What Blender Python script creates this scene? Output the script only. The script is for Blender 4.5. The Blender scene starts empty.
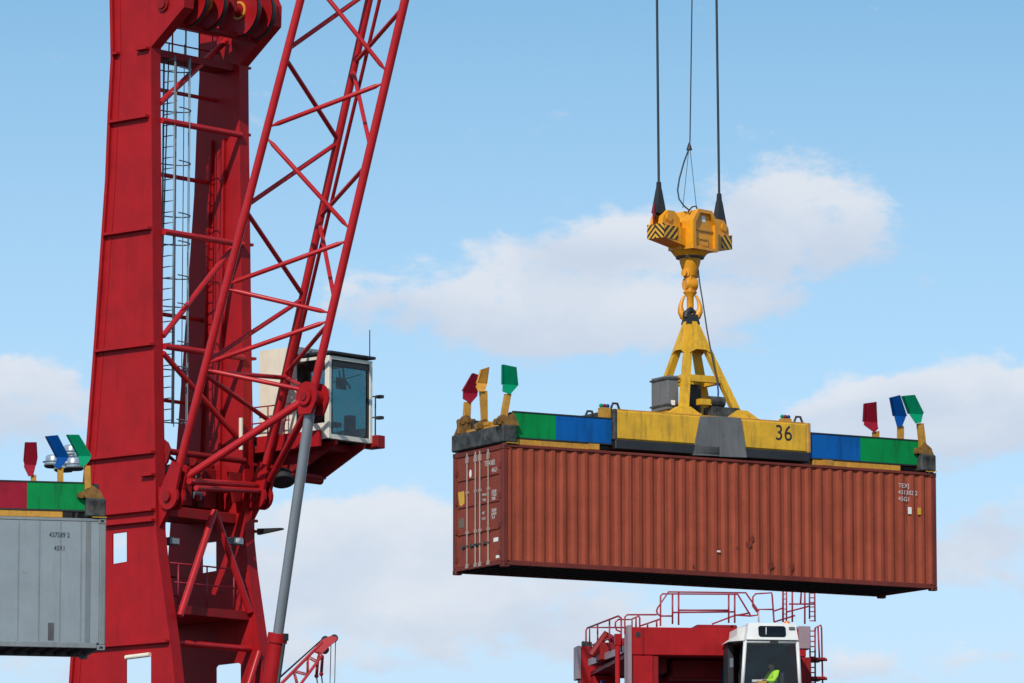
import bpy, math, random
from mathutils import Vector, Matrix
from mathutils.geometry import tessellate_polygon
random.seed(7)
R = math.radians
scene = bpy.context.scene
col = scene.collection

# ------------------------------------------------------------------ camera
FPX, PITCH, CAMZ = 5500.0, 0.139642, 1.7
cam_d = bpy.data.cameras.new('camera')
cam = bpy.data.objects.new('camera', cam_d); col.objects.link(cam)
cam.location = (0, 0, CAMZ)
cam.rotation_euler = (math.pi/2 + PITCH, 0, 0)
cam_d.sensor_width = 36.0; cam_d.lens = FPX*36.0/1024
cam_d.clip_start = 1.0; cam_d.clip_end = 20000
scene.camera = cam

def ray(px, py):
    u = (px-512)/FPX; v = -(py-341.5)/FPX
    return Vector((u, math.cos(PITCH)-v*math.sin(PITCH), math.sin(PITCH)+v*math.cos(PITCH)))

class Frame:
    """a thing's own axes: origin on the ground plane height oz, turned by yaw"""
    def __init__(s, ox, oy, oz, yaw):
        s.o = Vector((ox, oy, oz)); s.yaw = yaw
        s.ax = (Vector((math.cos(yaw), math.sin(yaw), 0)), Vector((-math.sin(yaw), math.cos(yaw), 0)), Vector((0, 0, 1)))
    def at(s, px, py, axis, val):
        """measured point: where the sight line meets the thing's plane axis=val"""
        n = s.ax[axis]; c = Vector((0, 0, CAMZ)); r = ray(px, py)
        k = (val - (c-s.o).dot(n))/r.dot(n)
        d = c + r*k - s.o
        return Vector((d.dot(s.ax[0]), d.dot(s.ax[1]), d.dot(s.ax[2])))

# ------------------------------------------------------------------ materials
def nodes_of(name):
    m = bpy.data.materials.new(name); m.use_nodes = True
    nt = m.node_tree; nt.nodes.clear()
    return m, nt, nt.nodes, nt.links

def paint(name, rgb, rough=.42, var=.12, dirt=None, dirt_amt=0.0, streak=True, metallic=0.0, scale=1.0, bump=.02, spec=.5, coat=0.0):
    m, nt, N, L = nodes_of(name)
    out = N.new('ShaderNodeOutputMaterial'); b = N.new('ShaderNodeBsdfPrincipled')
    L.new(b.outputs[0], out.inputs[0])
    tc = N.new('ShaderNodeTexCoord')
    n1 = N.new('ShaderNodeTexNoise'); n1.inputs['Scale'].default_value = 1.3*scale; n1.inputs['Detail'].default_value = 6; n1.inputs['Roughness'].default_value = .65
    L.new(tc.outputs['Object'], n1.inputs['Vector'])
    mx = N.new('ShaderNodeMix'); mx.data_type = 'RGBA'
    lo = [c*(1-var*1.6) for c in rgb]; hi = [min(1, c*(1+var)) for c in rgb]
    mx.inputs[6].default_value = (*lo, 1); mx.inputs[7].default_value = (*hi, 1)
    mr = N.new('ShaderNodeMapRange'); mr.inputs[1].default_value = .3; mr.inputs[2].default_value = .7
    L.new(n1.outputs[0], mr.inputs[0]); L.new(mr.outputs[0], mx.inputs[0])
    cur = mx.outputs[2]
    rgh = None
    if dirt is not None and dirt_amt > 0:
        mp = N.new('ShaderNodeMapping'); mp.inputs['Scale'].default_value = (5*scale, 5*scale, .55*scale) if streak else (2.2*scale,)*3
        L.new(tc.outputs['Object'], mp.inputs['Vector'])
        n2 = N.new('ShaderNodeTexNoise'); n2.inputs['Scale'].default_value = 1.0; n2.inputs['Detail'].default_value = 7; n2.inputs['Roughness'].default_value = .7
        L.new(mp.outputs[0], n2.inputs['Vector'])
        m2 = N.new('ShaderNodeMapRange'); m2.inputs[1].default_value = .5; m2.inputs[2].default_value = .78; m2.inputs[4].default_value = dirt_amt
        L.new(n2.outputs[0], m2.inputs[0])
        mx2 = N.new('ShaderNodeMix'); mx2.data_type = 'RGBA'
        L.new(m2.outputs[0], mx2.inputs[0]); L.new(cur, mx2.inputs[6]); mx2.inputs[7].default_value = (*dirt, 1)
        cur = mx2.outputs[2]
        # sparse chips
        n3 = N.new('ShaderNodeTexNoise'); n3.inputs['Scale'].default_value = 7*scale; n3.inputs['Detail'].default_value = 5; n3.inputs['Roughness'].default_value = .75
        L.new(tc.outputs['Object'], n3.inputs['Vector'])
        m3 = N.new('ShaderNodeMapRange'); m3.inputs[1].default_value = .66; m3.inputs[2].default_value = .72; m3.inputs[4].default_value = min(1, dirt_amt*1.6)
        L.new(n3.outputs[0], m3.inputs[0])
        mx3 = N.new('ShaderNodeMix'); mx3.data_type = 'RGBA'
        L.new(m3.outputs[0], mx3.inputs[0]); L.new(cur, mx3.inputs[6]); mx3.inputs[7].default_value = (*[c*.7 for c in dirt], 1)
        cur = mx3.outputs[2]
    L.new(cur, b.inputs['Base Color'])
    m4 = N.new('ShaderNodeMapRange'); m4.inputs[3].default_value = rough*.85; m4.inputs[4].default_value = min(1, rough*1.25)
    L.new(n1.outputs[0], m4.inputs[0]); L.new(m4.outputs[0], b.inputs['Roughness'])
    b.inputs['Metallic'].default_value = metallic
    b.inputs['Specular IOR Level'].default_value = spec
    if bump:
        bp = N.new('ShaderNodeBump'); bp.inputs['Strength'].default_value = .25; bp.inputs['Distance'].default_value = bump
        nb = N.new('ShaderNodeTexNoise'); nb.inputs['Scale'].default_value = 2.1; nb.inputs['Detail'].default_value = 3
        L.new(tc.outputs['Object'], nb.inputs['Vector']); L.new(nb.outputs[0], bp.inputs['Height']); L.new(bp.outputs[0], b.inputs['Normal'])
    return m

def glass(name, tint, refl=.12):
    m, nt, N, L = nodes_of(name)
    out = N.new('ShaderNodeOutputMaterial'); mix = N.new('ShaderNodeMixShader')
    t = N.new('ShaderNodeBsdfTransparent'); t.inputs[0].default_value = (*[c**.5 for c in tint], 1)
    g = N.new('ShaderNodeBsdfGlossy'); g.inputs['Roughness'].default_value = .02
    f = N.new('ShaderNodeFresnel'); f.inputs[0].default_value = 1.5
    tg = N.new('ShaderNodeTexCoord'); ng = N.new('ShaderNodeTexNoise'); ng.inputs['Scale'].default_value = 1.6; bg_ = N.new('ShaderNodeBump'); bg_.inputs['Strength'].default_value = .3; bg_.inputs['Distance'].default_value = .08
    L.new(tg.outputs['Object'], ng.inputs['Vector']); L.new(ng.outputs[0], bg_.inputs['Height']); L.new(bg_.outputs[0], g.inputs['Normal'])
    ad = N.new('ShaderNodeMath'); ad.operation = 'ADD'; ad.inputs[1].default_value = refl; ad.use_clamp = True
    L.new(f.outputs[0], ad.inputs[0])
    ge = N.new('ShaderNodeNewGeometry'); iv = N.new('ShaderNodeMath'); iv.operation = 'SUBTRACT'; iv.inputs[0].default_value = 1.0; L.new(ge.outputs['Backfacing'], iv.inputs[1])
    mu = N.new('ShaderNodeMath'); mu.operation = 'MULTIPLY'; L.new(ad.outputs[0], mu.inputs[0]); L.new(iv.outputs[0], mu.inputs[1]); L.new(mu.outputs[0], mix.inputs[0])
    L.new(t.outputs[0], mix.inputs[1]); L.new(g.outputs[0], mix.inputs[2]); L.new(mix.outputs[0], out.inputs[0])
    return m

def stripes(name, ca, cb, vec_a, period, chevron=None):
    """diagonal hazard stripes in object space; chevron=(axis vector, centre) mirrors them"""
    m, nt, N, L = nodes_of(name)
    out = N.new('ShaderNodeOutputMaterial'); b = N.new('ShaderNodeBsdfPrincipled'); L.new(b.outputs[0], out.inputs[0])
    tc = N.new('ShaderNodeTexCoord')
    d = N.new('ShaderNodeVectorMath'); d.operation = 'DOT_PRODUCT'; d.inputs[1].default_value = vec_a
    L.new(tc.outputs['Object'], d.inputs[0])
    val = d.outputs['Value']
    if chevron:
        d2 = N.new('ShaderNodeVectorMath'); d2.operation = 'DOT_PRODUCT'; d2.inputs[1].default_value = chevron[0]
        L.new(tc.outputs['Object'], d2.inputs[0])
        s = N.new('ShaderNodeMath'); s.operation = 'SUBTRACT'; s.inputs[1].default_value = chevron[1]; L.new(d2.outputs['Value'], s.inputs[0])
        a = N.new('ShaderNodeMath'); a.operation = 'ABSOLUTE'; L.new(s.outputs[0], a.inputs[0])
        ad = N.new('ShaderNodeMath'); ad.operation = 'ADD'; L.new(val, ad.inputs[0]); L.new(a.outputs[0], ad.inputs[1]); val = ad.outputs[0]
    dv = N.new('ShaderNodeMath'); dv.operation = 'DIVIDE'; dv.inputs[1].default_value = period; L.new(val, dv.inputs[0])
    fr = N.new('ShaderNodeMath'); fr.operation = 'FRACT'; L.new(dv.outputs[0], fr.inputs[0])
    gt = N.new('ShaderNodeMath'); gt.operation = 'GREATER_THAN'; gt.inputs[1].default_value = .5; L.new(fr.outputs[0], gt.inputs[0])
    mx = N.new('ShaderNodeMix'); mx.data_type = 'RGBA'; L.new(gt.outputs[0], mx.inputs[0])
    mx.inputs[6].default_value = (*ca, 1); mx.inputs[7].default_value = (*cb, 1)
    n = N.new('ShaderNodeTexNoise'); n.inputs['Scale'].default_value = 9; n.inputs['Detail'].default_value = 5; L.new(tc.outputs['Object'], n.inputs['Vector'])
    mr = N.new('ShaderNodeMapRange'); mr.inputs[1].default_value = .55; mr.inputs[2].default_value = .75; mr.inputs[4].default_value = .6; L.new(n.outputs[0], mr.inputs[0])
    m2 = N.new('ShaderNodeMix'); m2.data_type = 'RGBA'; L.new(mr.outputs[0], m2.inputs[0]); L.new(mx.outputs[2], m2.inputs[6]); m2.inputs[7].default_value = (.2, .12, .03, 1)
    L.new(m2.outputs[2], b.inputs['Base Color']); b.inputs['Roughness'].default_value = .5
    return m

RUST = (.10, .045, .02); GRIME = (.035, .03, .028)
M = dict(
    red=paint('red_paint', (.355, .008, .0115), .5, .11, (.17, .006, .007), .5, True, bump=.03, spec=.2),
    red_dark=paint('red_paint_worn', (.255, .007, .009), .55, .15, GRIME, .6, True, spec=.25),
    red_tube=paint('red_tube_paint', (.45, .012, .017), .35, .10, (.22, .01, .012), .4, False, spec=.35),
    brown=paint('oxide_container_paint', (.305, .061, .031), .6, .10, (.14, .028, .015), .75, True, bump=.03, spec=.15),
    brown_door=paint('oxide_door_paint', (.235, .045, .025), .55, .14, (.07, .018, .014), .6, True, bump=.02, spec=.2),
    brown_trim=paint('oxide_trim_paint', (.16, .030, .022), .6, .18, (.06, .022, .016), .6, True, spec=.2),
    grey_cont=paint('grey_reefer_paint', (.235, .272, .295), .55, .06, (.17, .185, .19), .4, True, bump=.03, spec=.25),
    grey_trim=paint('grey_reefer_trim', (.20, .225, .235), .6, .12, (.11, .09, .07), .6, True, spec=.25),
    under=paint('underframe_black', (.012, .011, .012), .8, .2),
    yellow=paint('yellow_hook_paint', (.78, .31, .008), .4, .12, (.25, .10, .015), .6, True, scale=2.2),
    yellow_w=paint('yellow_spreader_paint', (.70, .375, .014), .45, .14, (.12, .075, .025), .8, True, scale=1.6),
    rusty=paint('rusty_housing', (.22, .11, .03), .65, .35, (.05,.04,.03), .9, False, spec=.2, scale=4),
    orange=paint('orange_arm_paint', (.52, .25, .025), .5, .18, RUST, .8, True, scale=2.5),
    black=paint('black_grease', (.018, .018, .02), .5, .3),
    rope=paint('steel_rope_black', (.012, .018, .028), .45, .2, bump=0),
    iron=paint('worn_grey_iron', (.050, .055, .057), .65, .6, (.10, .07, .035), .9, False, spec=.3, scale=3.5),
    boxgrey=paint('grey_box_paint', (.14, .14, .14), .5, .12, (.05, .045, .04), .7, True, spec=.3),
    green=paint('green_panel_paint', (.0, .225, .052), .5, .10, (.006, .035, .02), .85, True, spec=.15),
    green2=paint('green_flipper_paint', (.0, .255, .115), .5, .10, (.0, .11, .05), .4, True, spec=.15),
    blue=paint('blue_panel_paint', (.002, .092, .33), .5, .10, (.004, .02, .06), .85, True, spec=.15),
    blue2=paint('blue_flipper_paint', (.0, .062, .265), .5, .12, (.0, .02, .07), .4, True, spec=.15),
    maroon=paint('maroon_flipper_paint', (.27, .006, .022), .5, .15, (.08, .006, .012), .5, True, spec=.2),
    amber=paint('amber_flipper_paint', (.66, .30, .035), .5, .14, RUST, .7, True, scale=3),
    steel=paint('steel_rod', (.22, .245, .27), .3, .06, metallic=.3, bump=0),
    galv=paint('galvanised_steel', (.20, .24, .27), .45, .1, metallic=.5, bump=0),
    cream=paint('cream_cab_paint', (.74, .68, .55), .5, .06, (.4, .3, .2), .3, True),
    white=paint('white_cab_paint', (.72, .72, .70), .4, .05, (.4, .38, .34), .35, True),
    ivory=paint('ivory_cab_frame', (.70, .66, .56), .5, .06, (.4, .3, .2), .3, True),
    dark=paint('dark_interior', (.02, .022, .026), .6, .2),
    rubber=paint('black_rubber', (.02, .02, .02), .8, .2),
    glass=glass('teal_cab_glass', (.018, .155, .175), .03),
    glass_dark=glass('smoked_cab_glass', (.20, .28, .32), .02), glass_side=glass('pale_cab_glass', (.62, .80, .82), .0), windscreen=glass('windscreen_glass', (.86, .88, .90), .0),
    mark=paint('white_marking', (.62, .56, .54), .6, .15, RUST, .5, False, bump=0),
    markdark=paint('dark_marking', (.04, .05, .06), .6, .2, bump=0),
    sticker=paint('white_sticker', (.75, .73, .70), .5, .05, bump=0),
    ysticker=paint('yellow_sticker', (.62, .33, .02), .5, .08, bump=0),
    gsticker=paint('olive_sticker', (.13, .10, .07), .6, .1, bump=0),
    bar=paint('galvanised_locking_bar', (.36, .27, .235), .5, .12, RUST, .5, True, bump=0),
    lime=paint('lime_jacket', (.50, .95, .02), .7, .08, bump=0),
    navy=paint('navy_trousers', (.015, .02, .05), .8, .1, bump=0),
    skin=paint('skin', (.42, .22, .15), .55, .05, bump=0),
    hair=paint('dark_hair', (.02, .014, .01), .7, .2, bump=0),
    chrome=paint('aluminium_reflector', (.62, .64, .66), .25, .05, metallic=.8, bump=0),
    beacon=paint('orange_beacon', (.8, .2, .02), .3, .05, bump=0),
    grail=paint('grey_steel_and_sheen', (.30, .21, .235), .45, .08, bump=0),  # cabinet grey; on the carrier's edge plates a light sheen put into the colour
    rail_red=paint('red_handrail_paint', (.30, .012, .03), .45, .15, bump=0),
    stain=paint('rust_stain', (.185, .036, .020), .7, .2, (.10,.03,.02), .5, False, bump=0, spec=.2),
    cableblue=paint('blue_cable', (.01, .06, .25), .5, .1, bump=0),
)
M['red_far'] = paint('hazed_red_paint', (.46, .03, .035), .5, .1, bump=0)  # lighter, pinker red: distance haze put into the colour
M['hazard_end'] = stripes('hazard_chevrons', (.72, .36, .02), (.012, .010, .010), (0, 0, 1.0), .145, ((1, 0, 0), 0.0))
M['hazard_side'] = stripes('hazard_diagonals', (.72, .36, .02), (.012, .010, .010), (0, .8, -.8), .15)
M['hazard_side_far'] = stripes('hazard_diagonals_far', (.72, .36, .02), (.012, .010, .010), (0, .8, .8), .15)

# ------------------------------------------------------------------ mesh builder
class MB:
    def __init__(s): s.v = []; s.f = []; s.sm = []
    def _add(s, vs, fs, smooth=False):
        b = len(s.v); s.v += [tuple(v) for v in vs]
        for i, f in enumerate(fs):
            s.f.append([b+k for k in f]); s.sm.append(smooth if isinstance(smooth, bool) else smooth[i])
        return s
    def hexa(s, p):   # p: 4 bottom (ccw) + 4 top
        return s._add(p, [(3,2,1,0),(4,5,6,7),(0,1,5,4),(1,2,6,5),(2,3,7,6),(3,0,4,7)])
    def box(s, x0, x1, y0, y1, z0, z1, c=0.0):
        if c <= 0:
            return s.hexa([(x0,y0,z0),(x1,y0,z0),(x1,y1,z0),(x0,y1,z0),(x0,y0,z1),(x1,y0,z1),(x1,y1,z1),(x0,y1,z1)])
        # chamfered box: hull of three nested boxes
        vs = []
        for (a, b_, d) in ((c,c,0),(c,0,c),(0,c,c)):
            for x in (x0+a, x1-a):
                for y in (y0+b_, y1-b_):
                    for z in (z0+d, z1-d): vs.append((x,y,z))
        i = lambda k,x,y,z: k*8+x*4+y*2+z
        F = [(i(0,0,0,0),i(0,0,1,0),i(0,1,1,0),i(0,1,0,0)),(i(0,0,0,1),i(0,1,0,1),i(0,1,1,1),i(0,0,1,1)),
             (i(1,0,0,0),i(1,1,0,0),i(1,1,0,1),i(1,0,0,1)),(i(1,0,1,0),i(1,0,1,1),i(1,1,1,1),i(1,1,1,0)),
             (i(2,0,0,0),i(2,0,0,1),i(2,0,1,1),i(2,0,1,0)),(i(2,1,0,0),i(2,1,1,0),i(2,1,1,1),i(2,1,0,1))]
        for a in (0,1):
            for b_ in (0,1):
                F += [(i(0,0,a,b_),i(0,1,a,b_),i(1,1,a,b_),i(1,0,a,b_)), (i(0,a,0,b_),i(0,a,1,b_),i(2,a,1,b_),i(2,a,0,b_)), (i(1,a,b_,0),i(1,a,b_,1),i(2,a,b_,1),i(2,a,b_,0))]
                for d in (0,1): F.append((i(0,a,b_,d),i(1,a,b_,d),i(2,a,b_,d)))
        cx, cy, cz = (x0+x1)/2, (y0+y1)/2, (z0+z1)/2
        G = []
        for f in F:
            p = [Vector(vs[k]) for k in f]; n = (p[1]-p[0]).cross(p[2]-p[0]); ce = sum(p, Vector())/len(p)-Vector((cx,cy,cz))
            G.append(f if n.dot(ce) >= 0 else tuple(reversed(f)))
        return s._add(vs, G)
    def tube(s, p0, p1, r0, r1=None, n=12, cap=True):
        return s.path([p0, p1], [r0, r0 if r1 is None else r1], n, cap)
    def path(s, pts, r, n=8, cap=True, smooth_joint=True):
        pts = [Vector(p) for p in pts]; k = len(pts)
        rr = r if isinstance(r, (list, tuple)) else [r]*k
        vs = []; prev = None
        for i, p in enumerate(pts):
            if i == 0: d = pts[1]-p
            elif i == k-1: d = p-pts[-2]
            else: d = (pts[i+1]-p).normalized()+(p-pts[i-1]).normalized()
            d.normalize()
            if prev is None:
                a = d.cross(Vector((0,0,1)));
                if a.length < 1e-3: a = d.cross(Vector((1,0,0)))
            else:
                a = prev - d*prev.dot(d)
            a.normalize(); prev = a; b = d.cross(a)
            for j in range(n):
                t = 2*math.pi*j/n
                vs.append(p + (a*math.cos(t)+b*math.sin(t))*rr[i])
        fs = []; sm = []
        for i in range(k-1):
            for j in range(n):
                fs.append((i*n+j, i*n+(j+1)%n, (i+1)*n+(j+1)%n, (i+1)*n+j)); sm.append(True)
        if cap:
            fs.append(tuple(reversed(range(n)))); fs.append(tuple((k-1)*n+j for j in range(n))); sm += [False, False]
        return s._add(vs, fs, sm)
    def plate(s, outer, holes, axis, a0, a1):
        """polygon (2D pairs in the plane across axis) with holes, extruded along axis from a0 to a1"""
        def to3(p, a):
            if axis == 0: return (a, p[0], p[1])
            if axis == 1: return (p[0], a, p[1])
            return (p[0], p[1], a)
        loops = [list(outer)]+[list(h) for h in holes]
        flat = [p for l in loops for p in l]
        tris = tessellate_polygon([[Vector((p[0], p[1], 0)) for p in l] for l in loops])
        n = len(flat)
        vs = [to3(p, a0) for p in flat]+[to3(p, a1) for p in flat]
        fs = [tuple(t) for t in tris]+[tuple(k+n for k in reversed(t)) for t in tris]
        st = 0
        for l in loops:
            m = len(l)
            for i in range(m):
                a, b = st+i, st+(i+1) % m
                fs.append((a, b, b+n, a+n))
            st += m
        return s._add(vs, fs)
    def prism(s, pts, off):
        """planar 3D polygon swept by the vector off"""
        pts = [Vector(p) for p in pts]; off = Vector(off); n = len(pts)
        vs = pts+[p+off for p in pts]
        fs = [tuple(range(n)), tuple(reversed(range(n, 2*n)))]+[(i+n, (i+1) % n+n, (i+1) % n, i) for i in range(n)]
        return s._add(vs, fs)
    def lathe(s, prof, o=(0,0,0), axis=(0,0,1), n=32, smooth=True, ring=False):
        """prof: (radius, height) pairs along axis"""
        o = Vector(o); d = Vector(axis).normalized()
        a = d.cross(Vector((1,0,0)) if abs(d.x) < .9 else Vector((0,1,0))).normalized(); b = d.cross(a)
        vs = []
        for (r, h) in prof:
            for j in range(n):
                t = 2*math.pi*j/n; vs.append(o+d*h+(a*math.cos(t)+b*math.sin(t))*max(r, 1e-4))
        fs = []
        for i in range(len(prof)-1):
            for j in range(n): fs.append((i*n+j, i*n+(j+1) % n, (i+1)*n+(j+1) % n, (i+1)*n+j))
        if ring:
            m = len(prof)-1
            for j in range(n): fs.append((m*n+j, m*n+(j+1) % n, (j+1) % n, j))
            return s._add(vs, fs, [smooth]*len(fs))
        sm = [smooth]*len(fs)
        fs.append(tuple(reversed(range(n)))); fs.append(tuple((len(prof)-1)*n+j for j in range(n))); sm += [False]*2
        return s._add(vs, fs, sm)
    def sphere(s, c, rx, ry=None, rz=None, n=16, m=10):
        ry = ry or rx; rz = rz or rx; vs = []
        for i in range(m+1):
            t = math.pi*i/m
            for j in range(n):
                p = 2*math.pi*j/n
                vs.append((c[0]+rx*math.sin(t)*math.cos(p), c[1]+ry*math.sin(t)*math.sin(p), c[2]-rz*math.cos(t)))
        fs = [(i*n+j, i*n+(j+1) % n, (i+1)*n+(j+1) % n, (i+1)*n+j) for i in range(m) for j in range(n)]
        return s._add(vs, fs, True)
    def build(s, name, mat, parent=None, fix=True):
        me = bpy.data.meshes.new(name)
        me.from_pydata(s.v, [], s.f); me.update()
        for p, q in zip(me.polygons, s.sm): p.use_smooth = q
        if fix:
            import bmesh
            bm = bmesh.new(); bm.from_mesh(me); bmesh.ops.recalc_face_normals(bm, faces=bm.faces); bm.to_mesh(me); bm.free()
        me.set_sharp_from_angle(angle=R(42))
        for p, q in zip(me.polygons, s.sm): p.use_smooth = q
        me.materials.append(M[mat] if isinstance(mat, str) else mat)
        o = bpy.data.objects.new(name, me); col.objects.link(o)
        if parent is not None: o.parent = parent
        return o

def tag(o, label=None, cat=None, group=None, kind=None):
    if label: o['label'] = label
    if cat: o['category'] = cat
    if group: o['group'] = group
    if kind: o['kind'] = kind
    return o
def thing(name, fr, label, cat, group=None):
    o = bpy.data.objects.new(name, None); col.objects.link(o)
    o.location = fr.o; o.rotation_euler = (0, 0, fr.yaw); o.empty_display_size = .5
    return tag(o, label, cat, group)
def bx(name, mat, parent, *a, c=0.0): return MB().box(*a, c=c).build(name, mat, parent)
def tb(name, mat, parent, p0, p1, r, n=12): return MB().tube(p0, p1, r, n=n).build(name, mat, parent)
def lettering(txt, size, mat, parent, loc, rot, align='LEFT', sx=1.0):
    c = bpy.data.curves.new('lettering', 'FONT'); c.body = txt; c.size = size; c.extrude = .002; c.align_x = align
    c.space_character = 1.05
    o = bpy.data.objects.new('lettering', c); col.objects.link(o)
    me = bpy.data.meshes.new_from_object(o); bpy.data.objects.remove(o); bpy.data.curves.remove(c)
    o = bpy.data.objects.new('lettering', me); col.objects.link(o)
    o.parent = parent; o.location = loc; o.rotation_euler = rot; o.scale = (sx, 1, 1)
    me.materials.clear(); me.materials.append(M[mat]); return o
def lerp(a, b, t): return a+(b-a)*t

# ------------------------------------------------------------------ sky, sun, ground
SUN_AZ, SUN_EL = R(-160.5), R(37)      # azimuth from +y towards +x of the direction TO the sun (behind the camera, a little left)
sun_dir = Vector((math.sin(SUN_AZ)*math.cos(SUN_EL), math.cos(SUN_AZ)*math.cos(SUN_EL), math.sin(SUN_EL)))
sd = bpy.data.lights.new('sun', 'SUN'); sd.energy = 3.55; sd.angle = R(.5); sd.color = (1.0, .95, .88)
so = bpy.data.objects.new('sun', sd); col.objects.link(so); so.location = (0, 0, 80)
so.rotation_euler = sun_dir.to_track_quat('Z', 'Y').to_euler()

w = bpy.data.worlds.new('World'); scene.world = w; w.use_nodes = True
nt = w.node_tree; nt.nodes.clear(); N, L = nt.nodes, nt.links
wo = N.new('ShaderNodeOutputWorld'); bg = N.new('ShaderNodeBackground'); L.new(bg.outputs[0], wo.inputs[0])
bg.inputs[1].default_value = .12
def math_node(op, a, b=None, c=None, clamp=False):
    n = N.new('ShaderNodeMath'); n.operation = op; n.use_clamp = clamp
    for i, x in enumerate((a, b, c)):
        if x is None: continue
        if isinstance(x, (int, float)): n.inputs[i].default_value = x
        else: L.new(x, n.inputs[i])
    return n.outputs[0]
def maprange(x, a, b, c=0.0, d=1.0, smooth=True):
    n = N.new('ShaderNodeMapRange'); n.interpolation_type = 'SMOOTHSTEP' if smooth else 'LINEAR'
    for i, q in ((1, a), (2, b), (3, c), (4, d)): n.inputs[i].default_value = q
    L.new(x, n.inputs[0]); return n.outputs[0]
def mixcol(f, a, b):
    n = N.new('ShaderNodeMix'); n.data_type = 'RGBA'
    for i, x in ((0, f), (6, a), (7, b)):
        if isinstance(x, tuple): n.inputs[i].default_value = (*x, 1)
        elif isinstance(x, (int, float)): n.inputs[i].default_value = x
        else: L.new(x, n.inputs[i])
    return n.outputs[2]
tc = N.new('ShaderNodeTexCoord'); sep = N.new('ShaderNodeSeparateXYZ'); L.new(tc.outputs['Generated'], sep.inputs[0])
az = math_node('ARCTAN2', sep.outputs[0], sep.outputs[1])
el = math_node('ARCSINE', sep.outputs[2])
# the sky is read a little higher than it stands: the air over the harbour was clear and blue low down
zup = math_node('ADD', math_node('MULTIPLY', sep.outputs[2], 3.0), .10)
cmb = N.new('ShaderNodeCombineXYZ'); L.new(sep.outputs[0], cmb.inputs[0]); L.new(sep.outputs[1], cmb.inputs[1]); L.new(zup, cmb.inputs[2])
sky = N.new('ShaderNodeTexSky'); sky.sky_type = 'NISHITA'; sky.sun_disc = False
sky.sun_elevation = SUN_EL; sky.sun_rotation = SUN_AZ; sky.air_density = 1.0; sky.dust_density = .6; sky.ozone_density = 1.6
L.new(cmb.outputs[0], sky.inputs[0])
# clouds: banks at fixed places in the sky dome, edges broken up by noise
cv = N.new('ShaderNodeCombineXYZ'); L.new(az, cv.inputs[0]); L.new(math_node('MULTIPLY', el, 1.7), cv.inputs[1])
def noise(scale, det=7, rough=.58, off=0.0, dist=0.0):
    mp = N.new('ShaderNodeMapping'); mp.inputs['Location'].default_value = (off, off*.7, off*.3); L.new(cv.outputs[0], mp.inputs['Vector'])
    n = N.new('ShaderNodeTexNoise'); n.inputs['Scale'].default_value = scale; n.inputs['Detail'].default_value = det
    n.inputs['Roughness'].default_value = rough; n.inputs['Distortion'].default_value = dist
    L.new(mp.outputs[0], n.inputs['Vector']); return n.outputs[0]
n_big, n_mid, n_fine = noise(22, 5, .5, 3.1, .3), noise(70, 8, .6, 1.7, .4), noise(180, 6, .6, 9.2)
def dirn(px, py):
    r = ray(px, py).normalized(); return math.atan2(r.x, r.y), math.asin(r.z)
BLOBS = [  # picture-measured cloud banks: centre, half-width, half-height (pixels of the survey photo), weight
    (785,208,78,48,1.0), (735,235,70,40,.4), (850,228,46,40,.7), (790,262,90,34,.4), (640,238,62,26,.8), (570,250,80,28,.75), (505,262,50,22,.5), (690,262,70,30,.2),
    (505,312,80,30,.95), (600,312,100,34,.85), (690,318,64,30,.8), (560,340,100,22,.6), (395,292,70,36,.75), (345,305,40,26,.4), (770,297,52,20,.5),
    (30,390,56,34,1.0), (-40,410,70,44,1.0), (60,412,34,26,.6),
    (905,392,60,22,.85), (975,395,70,30,1.0), (1050,398,70,34,1.0), (850,410,56,18,.7), (800,420,46,16,.55), (960,432,110,30,.8), (880,455,90,30,.5),
    (1000,520,80,30,.75), (960,560,70,26,.6), (1010,585,60,18,.45), (900,668,70,22,.6), (985,655,60,20,.4), (830,665,50,20,.5),
    (385,515,62,26,1.0), (330,535,60,30,.8), (430,535,50,28,.85), (390,560,100,30,.8), (300,585,80,34,.7), (470,598,90,26,.75), (560,612,80,22,.75), (380,625,110,24,.65), (610,640,110,24,.6), (440,662,130,20,.7), (600,575,100,20,.4), (300,660,80,20,.5),
    (170,560,120,60,.5), (30,665,90,26,.6), (690,655,80,30,.5)]
acc = None; top = None
for (px, py, hw, hh, wt) in BLOBS:
    a, e = dirn(px, py); sa, se = hw/FPX, hh/FPX
    dx = math_node('MULTIPLY', math_node('SUBTRACT', az, a), 1/sa); dy = math_node('MULTIPLY', math_node('SUBTRACT', el, e), 1/se)
    g = math_node('MULTIPLY', math_node('POWER', 2.718, math_node('MULTIPLY', math_node('ADD', math_node('MULTIPLY', dx, dx), math_node('MULTIPLY', dy, dy)), -.8)), wt)
    acc = g if acc is None else math_node('ADD', acc, g)
    gd = math_node('MULTIPLY', g, dy)
    top = gd if top is None else math_node('ADD', top, gd)
top = math_node('DIVIDE', top, math_node('ADD', acc, .05))
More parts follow.
